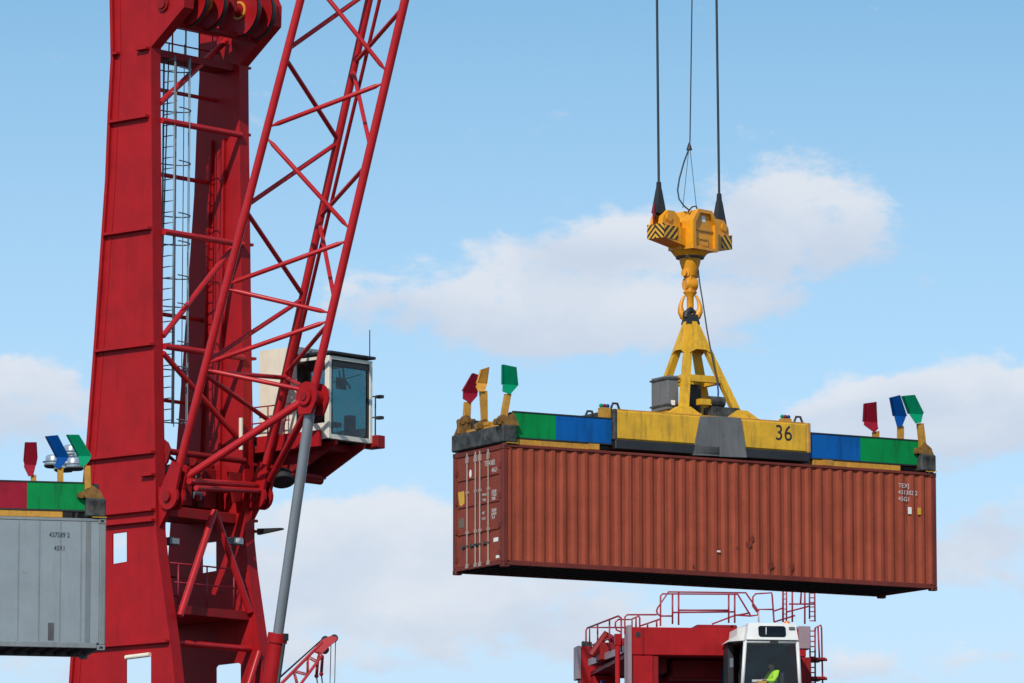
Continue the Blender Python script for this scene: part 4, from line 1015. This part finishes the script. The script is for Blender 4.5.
km = MB(); km.box(-.10,.10,-.20,.20,z2_-.05,z2_+.20,c=.04); km.lathe([(.0,-.25),(.08,-.25),(.08,.25),(.0,.25)], (0,0,z2_+.05), (0,1,0), 20)
km.lathe([(.0,-.15),(.15,-.15),(.17,-.11),(.17,.11),(.15,.15),(.0,.15)], (0,0,(z2_+z3_)/2-.02), (.4,.9,0), 24); km.box(-.11,.11,-.14,.14,z3_-.08,z2_+.06,c=.04)
km.build('shackle', 'yellow', block)
z4_, z5_, z6_ = hz_(294,0), hz_(318,0), hz_(304,0)
hk = MB()
# double hook in the plane seen broadside
ux = Vector((-math.cos(R(45)), math.sin(R(45)), 0)).normalized(); ux = Vector((.745, .667, 0))
hk.lathe([(.0,z3_-.03),(.17,z3_-.03),(.15,z4_),(.085,z4_-.08),(.085,z5_+.12),(.0,z5_+.12)], (0,0,0), (0,0,1), 20)
for s in (-1, 1):
    pts = [(0,z5_+.06),(.09,z5_+.01),(.17,z5_+.05),(.225,z5_+.16),(.235,z5_+.28),(.20,z5_+.42),(.14,z4_-.04)]
    hk.path([ux*(s*p[0])+Vector((0,0,p[1])) for p in pts], [.11,.11,.10,.085,.06,.042,.03], n=12)
hk.build('double_hook', 'yellow', block)

# ================================================================== ROPES AND CABLES
tipw = CR
def to_world(fr, v): return fr.o+fr.ax[0]*v[0]+fr.ax[1]*v[1]+fr.ax[2]*v[2]
def rope_thing(name, label, cat, pts, r, mat, group=None, n=10):
    o = Vector(pts[-1]); m = MB(); m.path([Vector(p)-o for p in pts], r, n=n)
    ob = m.build(name, mat); ob.location = o
    return tag(ob, label, cat, group), o
for s, lab in ((-1, 'thick black hoist rope above the chevron striped end of the hook block'), (1, 'thick black hoist rope at the end of the hook block behind its arched housing door')):
    s_l = 1.16 if s < 0 else 1.12; sock = hz_(190, 0)
    mid = to_world(HF, (0, s*s_l, sock))
    top = to_world(CR, (TA.x-.22+.63, s*1.08-.33, ZTIP-.15))
    ro, o = rope_thing('hoist_rope', lab, 'rope', [top, mid], .030, 'rope', 'hoist ropes of the crane')
    m = MB(); sk0 = Vector(mid)-o
    d = to_world(HF, (0,0,0)); ax = HF.ax
    def wl_(f, l, z): return ax[0]*f+ax[1]*l+Vector((0,0,z))
    h_ = sock-(zt_arm+.16)
    m.hexa([wl_(-.07,-.09,-h_+.12),wl_(.07,-.09,-h_+.12),wl_(.07,.09,-h_+.12),wl_(-.07,.09,-h_+.12),wl_(-.04,-.04,.05),wl_(.04,-.04,.05),wl_(.04,.04,.05),wl_(-.04,.04,.05)])
    m.hexa([wl_(-.10,-.17,-h_+.14),wl_(.10,-.17,-h_+.14),wl_(.10,.17,-h_+.14),wl_(-.10,.17,-h_+.14),wl_(-.05,-.06,-h_*.15),wl_(.05,-.06,-h_*.15),wl_(.05,.06,-h_*.15),wl_(-.05,.06,-h_*.15)])
    for q in (-.15, .15): m.path([wl_(0,q,-h_+.16), wl_(.0,q,-h_-.02)], .035, n=8)
    m.build('rope_socket', 'black', ro)
    m = MB(); m.path([wl_(0,s*.18,-h_+.35), wl_(0,s*.20,-h_+.1), wl_(0,s*.19,-h_-.16)], [.02,.03,.02], n=8); m.build('red_link', 'maroon', ro)
def hw(px, py, f): return to_world(HF, HF.at(px, py, 0, f))
kt = to_world(CR, (TA.x+.6, 0, ZTIP-.3))
pc_o, o = rope_thing('power_cable', 'thin dark cable between the hoist ropes, forking just above the hook block', 'cable', [kt, hw(692,0,0), hw(690,140,0), hw(689.5,147,0)], .016, 'rope')
m = MB(); m.lathe([(.02,.18),(.075,0),(.0,0)], hw(689.3,150,0)-o, (0,0,1), 12); m.build('cable_clamp', 'black', pc_o)
m = MB()
m.path([hw(688.8,149,0)-o, hw(682.8,208,.2)-o], .008, n=6); m.path([hw(690,149,0)-o, hw(696.5,208,.2)-o], .008, n=6)
m.path([hw(688.5,150,0)-o, hw(684,162,0)-o, hw(679.5,178,0)-o, hw(677.6,190,0)-o, hw(679,199,.1)-o, hw(684,206,.2)-o, hw(689,210,.3)-o], .02, n=8)
m.path([hw(688,212,.3)-o, hw(692,207,.3)-o, hw(696,206,.3)-o, hw(698,211,.3)-o], .018, n=8); m.build('cable_loop', 'rope', pc_o)
def sw_(px, py, y): return to_world(SFB, SFB.at(px, py, 1, y))
sc_, o = rope_thing('spreader_cable', 'black cable drooping beside the double hook to the reel on the spreader', 'cable', [hw(698,268,.1), hw(699.5,282,.2), sw_(702.5,300,.9), sw_(707,330,.75), sw_(713,362,.6), sw_(717.5,383,.5)], .018, 'rope')
m = MB(); m.path([sw_(717.5,383,.5)-o, sw_(718.3,392,.5)-o, sw_(718,400,.5)-o], .022, n=8); m.build('blue_tail', 'cableblue', sc_)

# ================================================================== STRADDLE CARRIER
r0 = ray(628, 655); SP = r0*(150/r0.y)
SF = Frame(SP.x, SP.y, 0, R(8))
strad = thing('straddle_carrier', SF, 'red straddle carrier with railed roof platform and white driver cab under the hanging container', 'straddle carrier')
def s_at(px, py, y=0.0): return SF.at(px, py, 1, y)
zfb0, zfb1 = s_at(680,655.5).z, s_at(680,627.5).z
xb0, xb1 = s_at(632,640).x, s_at(806,640).x
LEN = 7.6
bx('front_beam', 'red', strad, xb0, xb1, 0, .55, zfb0, zfb1, c=.02)
bx('beam_end_plate', 'grail', strad, xb0-.115, xb0-.004, -.02, .62, zfb0-1.0, zfb1+.05, c=.01)  # grey-pink colour paints the light glancing off this side face
MB().lathe([(.0,0),(.075,0),(.075,.01),(.0,.01)], (s_at(638,634.5).x, -.012, s_at(638,634.5).z), (0,1,0), 16).build('pin_hole', 'black', strad)
bx('beam_rib', 'red_dark', strad, s_at(642,640).x, s_at(643.5,640).x, -.03, -.002, zfb0+.02, zfb1-.02)
# legs
lx0, lx1 = s_at(633,670).x, s_at(653.5,670).x
BW = xb1-lx0
for (xa, ya) in ((lx0,.0), (xb1-(lx1-lx0),.0), (lx0-.0,LEN-.7), (xb1-(lx1-lx0),LEN-.7)):
    lg = bx('portal_leg', 'red', strad, xa, xa+(lx1-lx0), ya+.02, ya+.58, 1.15, zfb0-.004, c=.02)
    bx('cable_tray', 'red_dark', lg, xa+(lx1-lx0)+.004, xa+(lx1-lx0)+.14, ya+.05, ya+.2, 1.3, zfb0-.01)
zl = zfb0
# rear portal: taller end plates seen behind on the left
rx = s_at(577.5,665,LEN).x; rz = s_at(577,646,LEN).z
bx('rear_post', 'red', strad, rx+.09, rx+.55, LEN-.1, LEN+.6, 1.15, rz-.02, c=.02)
bx('beam_end_plate', 'grail', strad, rx-.02, rx+.087, LEN-.12, LEN+.62, rz-.95, rz, c=.01)
bx('rear_beam', 'red_dark', strad, rx+.56, xb1, LEN-.1, LEN+.5, s_at(620,677,LEN).z, s_at(620,655,LEN).z, c=.02)
# longitudinal girders at the roof edges, walkway and machinery between
for xa in (xb0+.25, xb1-.45):
    bx('side_girder', 'red_dark', strad, xa, xa+.35, .63, LEN-.12, zfb0+.122, zfb0+.34, c=.02)
q0, q1 = s_at(628,651,.6), s_at(590,665,LEN-.6)
MB().hexa([(q0.x-.05,.65,q0.z-.02),(q0.x+.06,.65,q0.z-.02),(q1.x+.25,LEN-.6,q1.z-.02),(q1.x-.05,LEN-.6,q1.z-.02),(q0.x-.05,.65,q0.z+.17),(q0.x+.06,.65,q0.z+.17),(q1.x+.25,LEN-.6,q1.z+.17),(q1.x-.05,LEN-.6,q1.z+.17)]).build('walkway_edge', 'grail', strad)
bx('roof_deck', 'red_dark', strad, xb0, xb1-.5, .56, LEN-.12, zfb0+.02, zfb0+.12)
mm = MB(); mm.box(1.4,3.4,1.2,3.2,zfb0-.55,zfb0+.0,c=.05); mm.box(.6,4.4,3.6,4.2,zfb0-.75,zfb0+.015); mm.box(.8,1.2,.8,3.4,zfb0-.40,zfb0+.015); mm.tube((1.0,2.2,zfb0-.5),(4.2,2.2,zfb0-.5),.18)
mm.box(1.0,2.2,2.0,3.2,zfb0+.13,zfb1-.08,c=.04); mm.build('hoist_machinery', 'red_dark', strad)
bx('motor_housing', 'red_dark', strad, s_at(700,630).x, s_at(741,630).x, .56, 2.0, zfb1-.3, zfb1+.14, c=.03)
vm = MB(); q = s_at(602,645,4.5); vm.path([(q.x-.3,4.5,q.z-.3),(q.x+.1,4.5,q.z+.28),(q.x+.5,4.5,q.z+.05),(q.x+.9,4.5,q.z+.15)], .13, n=8); vm.box(q.x-.1,q.x+1.1,4.2,5.0,q.z-.45,q.z+.05,c=.03); vm.build('hose_bundle', 'red_dark', strad)
rp = MB()
for (px, yy) in ((601.5,6.4),(604.5,6.4),(655.5,1.2),(658,1.2),(722.5,1.2),(725,1.2)):
    q = s_at(px, 670, yy); rp.tube((q.x,yy,2.5),(q.x,yy,zfb0-.2),.03,n=6)
rp.build('hoist_wires', 'cableblue', strad)
fp = MB(); q = s_at(618,640,.5); fp.tube((q.x+.02,.7,2.0),(q.x+.02,.7,s_at(618,634,.7).z),.07,n=8); fp.box(q.x-.06,q.x+.1,.62,.78,s_at(618,645,.7).z,s_at(618,634,.7).z); fp.build('exhaust_pipe', 'red', strad)
MB().prism([(s_at(583,648,LEN).x,LEN,s_at(583,646,LEN).z),(s_at(583,642,LEN).x,LEN,s_at(583,641,LEN).z),(s_at(592,642,LEN).x,LEN,s_at(591,642,LEN).z),(s_at(592,642,LEN).x,LEN,s_at(589,647,LEN).z)], (0,.3,0)).build('flood_lamp', 'dark', strad)
# handrails, each run of tube placed on the plane it stands in
HR = .026
def rail_run(runs, name='handrail', r=HR):
    for y, pts in runs: MB().path([s_at(px, py, y) for px, py in pts], r, n=6).build(name, 'rail_red', strad)
rail_run([(.3, [(660.5,616),(657.5,614),(656.6,611),(657.5,608),(668.5,591.8),(745.8,592.8),(758,610.5),(757.5,615),(750.5,616),(735,615)]),
          (.3, [(672.5,624),(672.5,593.5)]), (.3, [(678.6,625),(678.6,591.8)]), (.3, [(728.7,623),(728.7,594)]), (.3, [(734.7,623),(734.7,594)]),
          (.3, [(678.6,610.2),(728.7,610.2)]), (.3, [(672.5,612.5),(734.7,611.8)]), (.3, [(672.5,616),(660.5,616)])])
rail_run([(1.6, [(660.5,626),(660.5,596),(662.5,593.8),(737.7,594.3),(750.5,615.6)]), (1.6, [(757,612),(752.8,606),(752.8,597),(755.5,593.8),(771.6,592.8),(772.2,596),(774,622)]), (1.6, [(758.8,622),(758.8,609.4),(774,609.4)]),
          (3.2, [(783,608),(774,611)]), (2.0, [(712,624),(734.7,615.5),(750,613)])])
lx = MB()
lr = MB()
for (px, ya) in ((783,2.4),(786.5,2.4)): lr.tube(s_at(px,622,ya), s_at(px,580,ya), .03 if px < 785 else .022, n=6)
py = 584
while py < 622: lr.tube(s_at(783,py,2.4), s_at(786.5,py,2.4), .014, n=6); py += 5
lr.build('roof_ladder', 'rail_red', strad)
rail_run([(2.4, [(792.3,622),(792.3,580)]), (2.4, [(789,604),(815,604)]), (2.4, [(804.8,624),(804.8,580)]), (2.4, [(786.7,612),(810,606)]), (2.4, [(800.5,604),(802,580)]), (2.4, [(774,622),(795,615.5)])])
lr = MB()
for (a, b) in (((809.5,580),(809.5,619)), ((814.5,580),(815,621.5))): lr.tube(s_at(*a,2.0), s_at(*b,2.0), .024, n=6)
py = 584
while py < 622: lr.tube(s_at(809.5,py,2.0), s_at(814.8,py,2.0), .016, n=6); py += 4.6
for (a, b) in (((809.5,628),(811,700)), ((815,628),(815.3,700))): lr.tube(s_at(*a,1.0), s_at(*b,1.0), .026, n=6)
py = 631
while py < 700: lr.tube(s_at(810,py,1.0), s_at(815.1,py,1.0), .018, n=6); py += 5.2
lr.build('side_ladder', 'rail_red', strad)
rail_run([(1.0, [(815,632),(815.5,627.5),(820.7,625),(821.5,628),(823,700)]), (1.0, [(818,626.5),(819.5,660)])])
for py in (659.5, 678.5):
    q = s_at(803,py,1.0); q2 = s_at(827,py,1.0); MB().box(q.x, q2.x-.12, .6, 1.7, q.z-.03, q.z+.03).tube((q2.x-.15,1.0,q.z),(q2.x,1.0,q.z),.04).build('step_platform', 'red_dark', strad)
# left side rails, running back along the walkway
yB = LEN-.5
rail_run([(yB, [(586,642),(586,630.5),(587.4,628)]), (yB, [(589.6,645),(589.6,627.5),(624,627.5)]), (yB-.6, [(597.6,655),(597.6,625)])])
def rl3(a, ya, b, yb): MB().tube(s_at(*a, ya), s_at(*b, yb), HR, n=6).build('walkway_handrail', 'rail_red', strad)
rl3((587.3,628),yB,(618.3,616),1.2); rl3((618.3,616),1.2,(621,618),1.0); rl3((621.2,618),1.0,(621.3,652),1.0); rl3((592.6,645),yB-.3,(621,634),1.0); rl3((597.6,655),yB-1.2,(597.6,624.2),yB-1.2); rl3((609.5,651),3.2,(609.5,619.5),3.2)
rail_run([(1.4, [(621.3,632),(616.5,630),(615.3,626),(615.5,622),(618.5,619.5),(632,619.5),(632,629)]), (.4, [(624.8,634),(624.8,617),(627.3,614.7),(656.7,614.7)]), (1.8, [(632,619),(638.5,616),(639.7,618),(639.7,627)]), (3.0, [(640,626),(660.5,619)]), (3.0, [(647.5,628),(647.5,623)]), (3.0, [(656.7,627),(656.7,620)]), (1.8, [(636,628),(636,617.5)])])
# driver's cab, in front of the beam on the right
cx0, cx1 = s_at(742.5,660,-1.6).x, s_at(799,660,-1.6).x
CYF, CYB = -1.7, -.05
zr0, zr1 = s_at(770,640,CYF).z, s_at(770,623,CYF).z
zcb = s_at(770,704,CYF).z
cabs = MB()
cabs.hexa([(cx0+.07,CYF-.10,zr0),(cx1-.05,CYF-.10,zr0),(cx1-.05,CYB,zr0),(cx0+.07,CYB,zr0),(cx0+.16,CYF+.05,zr1),(cx1-.1,CYF+.05,zr1),(cx1-.1,CYB,zr1),(cx0+.16,CYB,zr1)])
cb2 = cabs.build('driver_cab', 'white', strad)
# visor wing on the left of the roof
q = s_at(726,641,-.9); MB().prism([(q.x,-1.3,zr0-.02),(cx0+.16,-1.3,zr0+.02),(cx0+.16,-1.3,zr1-.06),(cx0-.08,-1.3,zr1-.12),(cx0-.10,-1.3,zr0+.14)], (0,1.2,0)).build('roof_wing', 'white', cb2)
fm = MB()
fm.tube((cx0+.05,CYF,zr0-.045),(cx1-.04,CYF,zr0-.045),.045,n=8); fm.tube((cx0+.06,CYF,zr0-.05),(cx0-.06,CYF,zcb),.05,n=8); fm.tube((cx1-.06,CYF,zr0-.05),(cx1+.03,CYF,zcb),.05,n=8); fm.box(cx0-.1,cx1+.06,CYF-.05,CYF+.05,zcb-.35,zcb)
fm.build('windscreen_frame', 'white', cb2)
MB().prism([(cx0+.07,CYF+.0,zr0-.07),(cx1-.07,CYF,zr0-.07),(cx1,CYF,zcb),(cx0-.04,CYF,zcb)], (0,.012,0)).build('windscreen', 'windscreen', cb2)
w1, w2 = s_at(758.3,637,CYF-.02), s_at(785.7,626,CYF-.02)
yw = lambda z: CYF-.10+.15*(z-zr0)/(zr1-zr0)
rw = MB(); rr = []
for (cxs, czs, a0) in ((1,1,0),(-1,1,90),(-1,-1,180),(1,-1,270)):
    for k in range(5):
        a = R(a0+k*22.5); rr.append((lerp(w1.x, w2.x, .5)+cxs*((w2.x-w1.x)/2-.07)+.07*math.cos(a), lerp(w1.z, w2.z, .5)+czs*((w2.z-w1.z)/2-.07)+.07*math.sin(a)))
rw.prism([(p[0], yw(p[1])-.012, p[1]) for p in rr], (0,.008,0)).build('roof_window', 'glass', cb2)
MB().prism([(lerp(w1.x,p[0],.96)+.01, yw(p[1])-.003, p[1]) for p in rr], (0,.002,0)).build('roof_window_seal', 'dark', cb2)
tb('wiper', 'sticker', cb2, (w1.x+.2, yw(w1.z)-.03, w1.z+.06), (w1.x+.22, yw(w2.z)-.03, w2.z-.04), .012, n=6)
bx('badge', 'boxgrey', cb2, cx1-.30, cx1-.14, CYF-.06, CYF-.02, zr0+.30, zr0+.36)
tb('roof_antenna', 'white', cb2, (s_at(759,620,-1).x,-1,zr1), (s_at(759,620,-1).x,-1,zr1+.38), .012, n=6)
MB().lathe([(.0,0),(.09,0),(.085,.12),(.05,.16),(.0,.16)], (s_at(787,619,-.6).x,-.6,zr1), (0,0,1), 16).build('beacon', 'beacon', cb2)
wi = MB(); wi.box(s_at(774,641,CYF).x-.12,s_at(774,641,CYF).x+.10,CYF-.08,CYF-.06,zr0-.12,zr0-.02); wi.build('wiper_motor', 'black', cb2)
# cab shell sides and rear
sg = MB(); sg.prism([(cx0+.0,CYF+.08,zr0-.02),(cx0+.0,CYB,zr0-.02),(cx0-.05,CYB,zcb),(cx0-.08,CYF+.08,zcb)], (.012,0,0)); sg.build('side_window', 'glass_dark', cb2)
sg = MB(); sg.prism([(cx1-.04,CYF+.08,zr0-.02),(cx1-.04,CYB,zr0-.02),(cx1+.0,CYB,zcb),(cx1+.0,CYF+.08,zcb)], (-.012,0,0)); sg.build('side_window', 'glass_dark', cb2)
q = s_at(727,670,-.5)
bx('dark_window_block', 'dark', cb2, q.x-.02, cx0-.10, -.75, -.06, zcb, zr0-.03)  # added opaque block, a side window's darkness put into its colour
bx('mirror', 'galv', cb2, s_at(732,665,-1.3).x-.06, s_at(732,665,-1.3).x+.05, -1.3, -1.25, s_at(732,668,-1.3).z, s_at(732,658,-1.3).z, c=.02)
bx('rear_wall', 'dark', cb2, cx0, cx1-.05, CYB-.05, CYB, zcb, zr0-.01)
bx('cab_base', 'dark', cb2, cx0-.02, cx1-.02, CYF+.06, CYB-.06, zcb-.30, zcb+.02)
zs_ = zcb+.30
st_ = MB(); xs_ = s_at(774,668,-.85).x; st_.box(xs_-.22,xs_+.24,-1.0,-.5,zs_,zs_+.12,c=.03); st_.box(xs_+.14,xs_+.28,-.98,-.52,zs_+.1,zs_+.62,c=.04); st_.tube((xs_,-.75,zcb+.02),(xs_,-.75,zs_),.08); st_.build('driver_seat', 'dark', cb2)
dc = MB(); dc.box(cx0+.1,cx0+.45,-1.3,-.4,zcb+.021,zcb+.62,c=.03); dc.path([(cx0+.45,-.8,zcb+.62),(cx0+.55,-.8,zcb+.74)],.03); dc.build('dashboard', 'dark', cb2)
bx('yellow_reflection_box', 'ysticker', cb2, s_at(757,683,-1.4).x, s_at(766,683,-1.4).x, -1.5, -1.35, zcb+.021, s_at(760,681,-1.45).z)  # added box, its yellow stands in for a reflection at the windscreen
bx('paper', 'sticker', cb2, s_at(752,670,-1.2).x, s_at(762,670,-1.2).x, -1.2, -1.1, zcb+.63, zcb+.70) 
# electrics cabinet and ladder post right of the cab
bx('electric_cabinet', 'grail', strad, s_at(797,635,.2).x, s_at(808.8,635,.2).x, -.04, .5, zfb1-.55, zfb1-.02+.1, c=.02)
# bogies and wheels under the portal
for xa in (lx0-.05, xb1-(lx1-lx0)-.05):
    bx('bogie_beam', 'red_dark', strad, xa, xa+(lx1-lx0)+.1, -1.2, LEN+1.2, .95, 1.148, c=.02)
    for yy in (-.6, 2.0, LEN-2.0, LEN+.4):
        MB().lathe([(.2,-.2),(.60,-.2),(.7,-.12),(.7,.12),(.60,.2),(.2,.2)], (xa+.4, yy, .70), (1,0,0), 24).build('wheel', 'rubber', strad)

# driver
def skin_body(name, mat, verts, edges, radii, root, parent=None, loc=None):
    me = bpy.data.meshes.new(name); me.from_pydata([tuple(v) for v in verts], edges, []); me.update()
    o = bpy.data.objects.new(name, me); col.objects.link(o)
    o.modifiers.new('Skin', 'SKIN'); o.modifiers.new('Subsurf', 'SUBSURF').levels = 1
    o.modifiers['Subsurf'].render_levels = 2
    for i, r in enumerate(radii): me.skin_vertices[0].data[i].radius = (r, r) if isinstance(r, float) else r
    me.skin_vertices[0].data[root].use_root = True
    me.materials.append(M[mat])
    if parent: o.parent = parent
    dg = bpy.context.evaluated_depsgraph_get(); ev = o.evaluated_get(dg)
    nm = bpy.data.meshes.new_from_object(ev); o.modifiers.clear(); o.data = nm
    for p in nm.polygons: p.use_smooth = True
    if not nm.materials: nm.materials.append(M[mat])
    return o
pw = to_world(SF, (xs_, -.75, zs_+.12))
PF = Frame(pw.x, pw.y, pw.z, SF.yaw+R(200))        # faces left and a little towards the camera
# local axes: x forward, y to the driver's left, z up from the seat
V, E_, RD = [], [], []
def addv(p, r, prev=None):
    V.append(p); RD.append(r)
    if prev is not None: E_.append((prev, len(V)-1))
    return len(V)-1
pel = addv((0,0,.10), (.13,.11)); sp = addv((.0,0,.28), (.12,.10), pel); ch = addv((.02,0,.44), (.14,.11), sp); nk = addv((.03,0,.56), .055, ch); hb_ = addv((.05,0,.64), .07, nk); ht = addv((.06,0,.74), .095, hb_); tp = addv((.05,0,.80), .07, ht)
addv((.155,0,.68), .018, ht)
for s in (-1, 1):
    sh = addv((.02,s*.17,.50), .06, ch); elb = addv((.12,s*.24,.26), .045, sh); wr_ = addv((.36,s*.16,.28), .03, elb); pm = addv((.42,s*.14,.29), .032, wr_)
    for k in range(4):
        a = addv((.47+.006*(1.5-abs(k-1.5)), s*(.11+.019*k), .29), .010, pm); addv((.50,s*(.11+.019*k),.265), .009, a)
    th = addv((.43,s*.095,.30), .011, pm); addv((.46,s*.075,.29), .009, th)
    hip = addv((.05,s*.10,.08), .085, pel); kn = addv((.45,s*.13,.08), .062, hip); an = addv((.47,s*.13,-.34), .042, kn); addv((.58,s*.13,-.39), .035, an)
pers = skin_body('person', 'skin', V, E_, RD, pel)
pers.location = PF.o; pers.rotation_euler = (0,0,PF.yaw)
tag(pers, 'driver in a lime hi-vis jacket seated behind the windscreen of the straddle carrier', 'person')
JV, JE, JR = [], [], []
V, E_, RD = JV, JE, JR
pel = addv((0,0,.12), (.155,.135)); sp = addv((.0,0,.28), (.15,.13), pel); ch = addv((.02,0,.44), (.165,.135), sp); addv((.025,0,.54), .085, ch)
for s in (-1, 1):
    sh = addv((.02,s*.18,.50), .082, ch); elb = addv((.12,s*.24,.26), .065, sh); addv((.33,s*.165,.28), .045, elb)
skin_body('jacket', 'lime', JV, JE, JR, pel, pers)
TV, TE, TR = [], [], []
V, E_, RD = TV, TE, TR
pel = addv((0,0,.09), (.145,.125))
for s in (-1, 1):
    hip = addv((.05,s*.10,.08), .105, pel); kn = addv((.45,s*.13,.085), .078, hip); addv((.47,s*.13,-.30), .055, kn)
skin_body('trousers', 'navy', TV, TE, TR, pel, pers)
MB().sphere((.04,0,.765), .105, .095, .085, 18, 12).build('hair', 'hair', pers)
fc = MB()
for s in (-1, 1): fc.sphere((.148,s*.035,.71), .012, n=8, m=6)
fc.build('eyes', 'dark', pers)
fe = MB()
for s in (-1, 1): fe.sphere((.06,s*.098,.69), .022, .012, .03, 8, 6)
fe.box(.135,.150,-.025,.025,.637,.645); fe.build('ears_and_mouth', 'skin', pers)

# ================================================================== LIGHT MAST
r1 = ray(92, 460); LP = r1*(240/r1.y)
LF = Frame(LP.x, LP.y, 0, 0)
mast = thing('light_mast', LF, 'tall floodlight mast with ring of silver lamps behind the green flipper', 'light mast')
zc_ = LF.at(92, 458, 1, 0).z
MB().path([(0,0,0),(0,0,zc_+1.2)], [.30,.13], n=16).build('mast_pole', 'galv', mast)
hr_ = MB(); 
for k in range(24):
    a, b = 2*math.pi*k/24, 2*math.pi*(k+1)/24; hr_.tube((1.45*math.cos(a),1.45*math.sin(a),zc_-.05),(1.45*math.cos(b),1.45*math.sin(b),zc_-.05),.05,n=6)
for k in range(4): a = math.pi*k/2+.4; hr_.tube((0,0,zc_+.1),(1.45*math.cos(a),1.45*math.sin(a),zc_-.05),.04,n=6)
hr_.build('lamp_ring', 'galv', mast)
for (px, py, k) in ((54,461,0),(64,465,1),(72,451,2),(74,463.5,3),(83,459,4),(104,455,5),(112,463,6),(120,458,7)):
    yy = (-1.1,-1.3,.6,-1.5,-.9,-.8,-1.1,.2)[k]
    p = LF.at(px, py, 1, yy)
    l = MB().lathe([(.05,.26),(.30,.25),(.37,.20),(.38,.02),(.42,-.02),(.44,-.16),(.40,-.22),(.0,-.22)], p, (0,0,1), 20).build('floodlight', 'chrome', mast)
    MB().lathe([(.445,-.02),(.50,-.03),(.50,-.06),(.445,-.07)], p, (0,0,1), 20, ring=True).build('rim', 'galv', l); MB().lathe([(.42,-.20),(.46,-.22),(.36,-.30),(.0,-.32)], p, (0,0,1), 20).build('lens', 'dark', l)
    MB().tube(p+Vector((0,0,.15)), (p.x*.6, p.y*.6, zc_-.02), .04, n=6).build('lamp_arm', 'galv', l)

# ================================================================== DISTANT CRANE
DC = 420.0
r2 = ray(333, 641); DP = r2*(DC/r2.y)
JY = R(6)
DX = 17.0
DF = Frame(DP.x-DX*math.cos(JY)*1.0, DP.y-DX*math.sin(JY), 0, JY)
far = thing('distant_crane', DF, 'small far-off red crane jib with black ropes beside the grey luffing cylinder rod', 'crane')
tipz = DF.at(333,642,1,0).z
tip = Vector((DX, 0, tipz))
def far_pt(px, py, y=0): return DF.at(px, py, 1, y)
# jib: two top and two bottom chords
tA, tB = far_pt(322,642.3), far_pt(276,689); bA, bB = far_pt(322,655.5), far_pt(288,701)
dj = (tB-tA).normalized()
T0, B0_ = tA, bA; T1 = tA+dj*34; B1_ = bA+(bB-bA).normalized()*27
jb = MB()
for y in (-.7,.7):
    jb.path([T0+Vector((0,y,0)), T1+Vector((0,y,0))], .12, n=8); jb.path([B0_+Vector((0,y,0)), B1_+Vector((0,y,0))], .11, n=8)
jib = jb.build('jib', 'red_far', far)
lb = MB(); n = 22
for k in range(n):
    a, b, c2 = T0.lerp(T1, k/n), B0_.lerp(B1_, (k+.5)/n), T0.lerp(T1, (k+1)/n)
    for y in (-.7,.7): lb.tube(a+Vector((0,y,0)), b+Vector((0,y,0)), .06, n=5); lb.tube(b+Vector((0,y,0)), c2+Vector((0,y,0)), .06, n=5)
    lb.tube(a+Vector((0,-.7,0)), c2+Vector((0,.7,0)), .05, n=5)
lb.build('jib_lattice', 'red_far', jib)
hpts = [far_pt(*p) for p in ((315,652),(322,640),(330,636.5),(336,638),(336,641),(330,646),(322,654))]
for y in (-.75,.6): MB().prism([p+Vector((0,y,0)) for p in hpts], (0,.15,0)).build('jib_head', 'red_far', jib)
for (px, py) in ((325,640),(334,638.5),(325,650)): q = far_pt(px, py); MB().lathe([(.0,-.35),(.30,-.35),(.30,.35),(.0,.35)], q, (0,1,0), 16).build('head_sheave', 'black', jib)
hrp = MB()
for (px, py, pb_x) in ((331,645,328.5),(335.5,642,333.5)): hrp.tube(far_pt(px,py,.2), far_pt(pb_x,740,.2), .035, n=5)
hrp.tube(far_pt(322,639.5,.0), T1+Vector((-2,0,1.5)), .05, n=5); hrp.tube(far_pt(321,640.5,.4), T1+Vector((-2,0,.9)), .05, n=5)
hrp.build('far_ropes', 'rope', far)
for (xa, ya, xb_, yb) in ((317.8,660,316.5,676),(322.5,656,321.3,674)):
    lk = MB(); lk.tube(far_pt(xa,ya), far_pt(xb_,yb), .13, n=6); lk.build('tie_link', 'red_dark', far); MB().sphere(far_pt(xb_,yb), .17, n=10, m=8).build('link_pin', 'maroon', far)
    MB().tube(far_pt(xb_,yb), far_pt(xb_+3,700), .06, n=6).build('pendant_rope', 'rope', far)
tw = MB(); bx_ = T1.x
for sx in (-1.6, 1.6):
    for y in (-1.6, 1.6): tw.hexa([(bx_+sx*1.6-.35,y*1.6-.35,0),(bx_+sx*1.6+.35,y*1.6-.35,0),(bx_+sx*1.6+.35,y*1.6+.35,0),(bx_+sx*1.6-.35,y*1.6+.35,0),(bx_+sx-.25,y-.25,T1.z+3),(bx_+sx+.25,y-.25,T1.z+3),(bx_+sx+.25,y+.25,T1.z+3),(bx_+sx-.25,y+.25,T1.z+3)])
tw.box(bx_-2.2,bx_+2.2,-2.2,2.2,T1.z-1.2,T1.z-.4); tw.build('crane_tower', 'red', far)
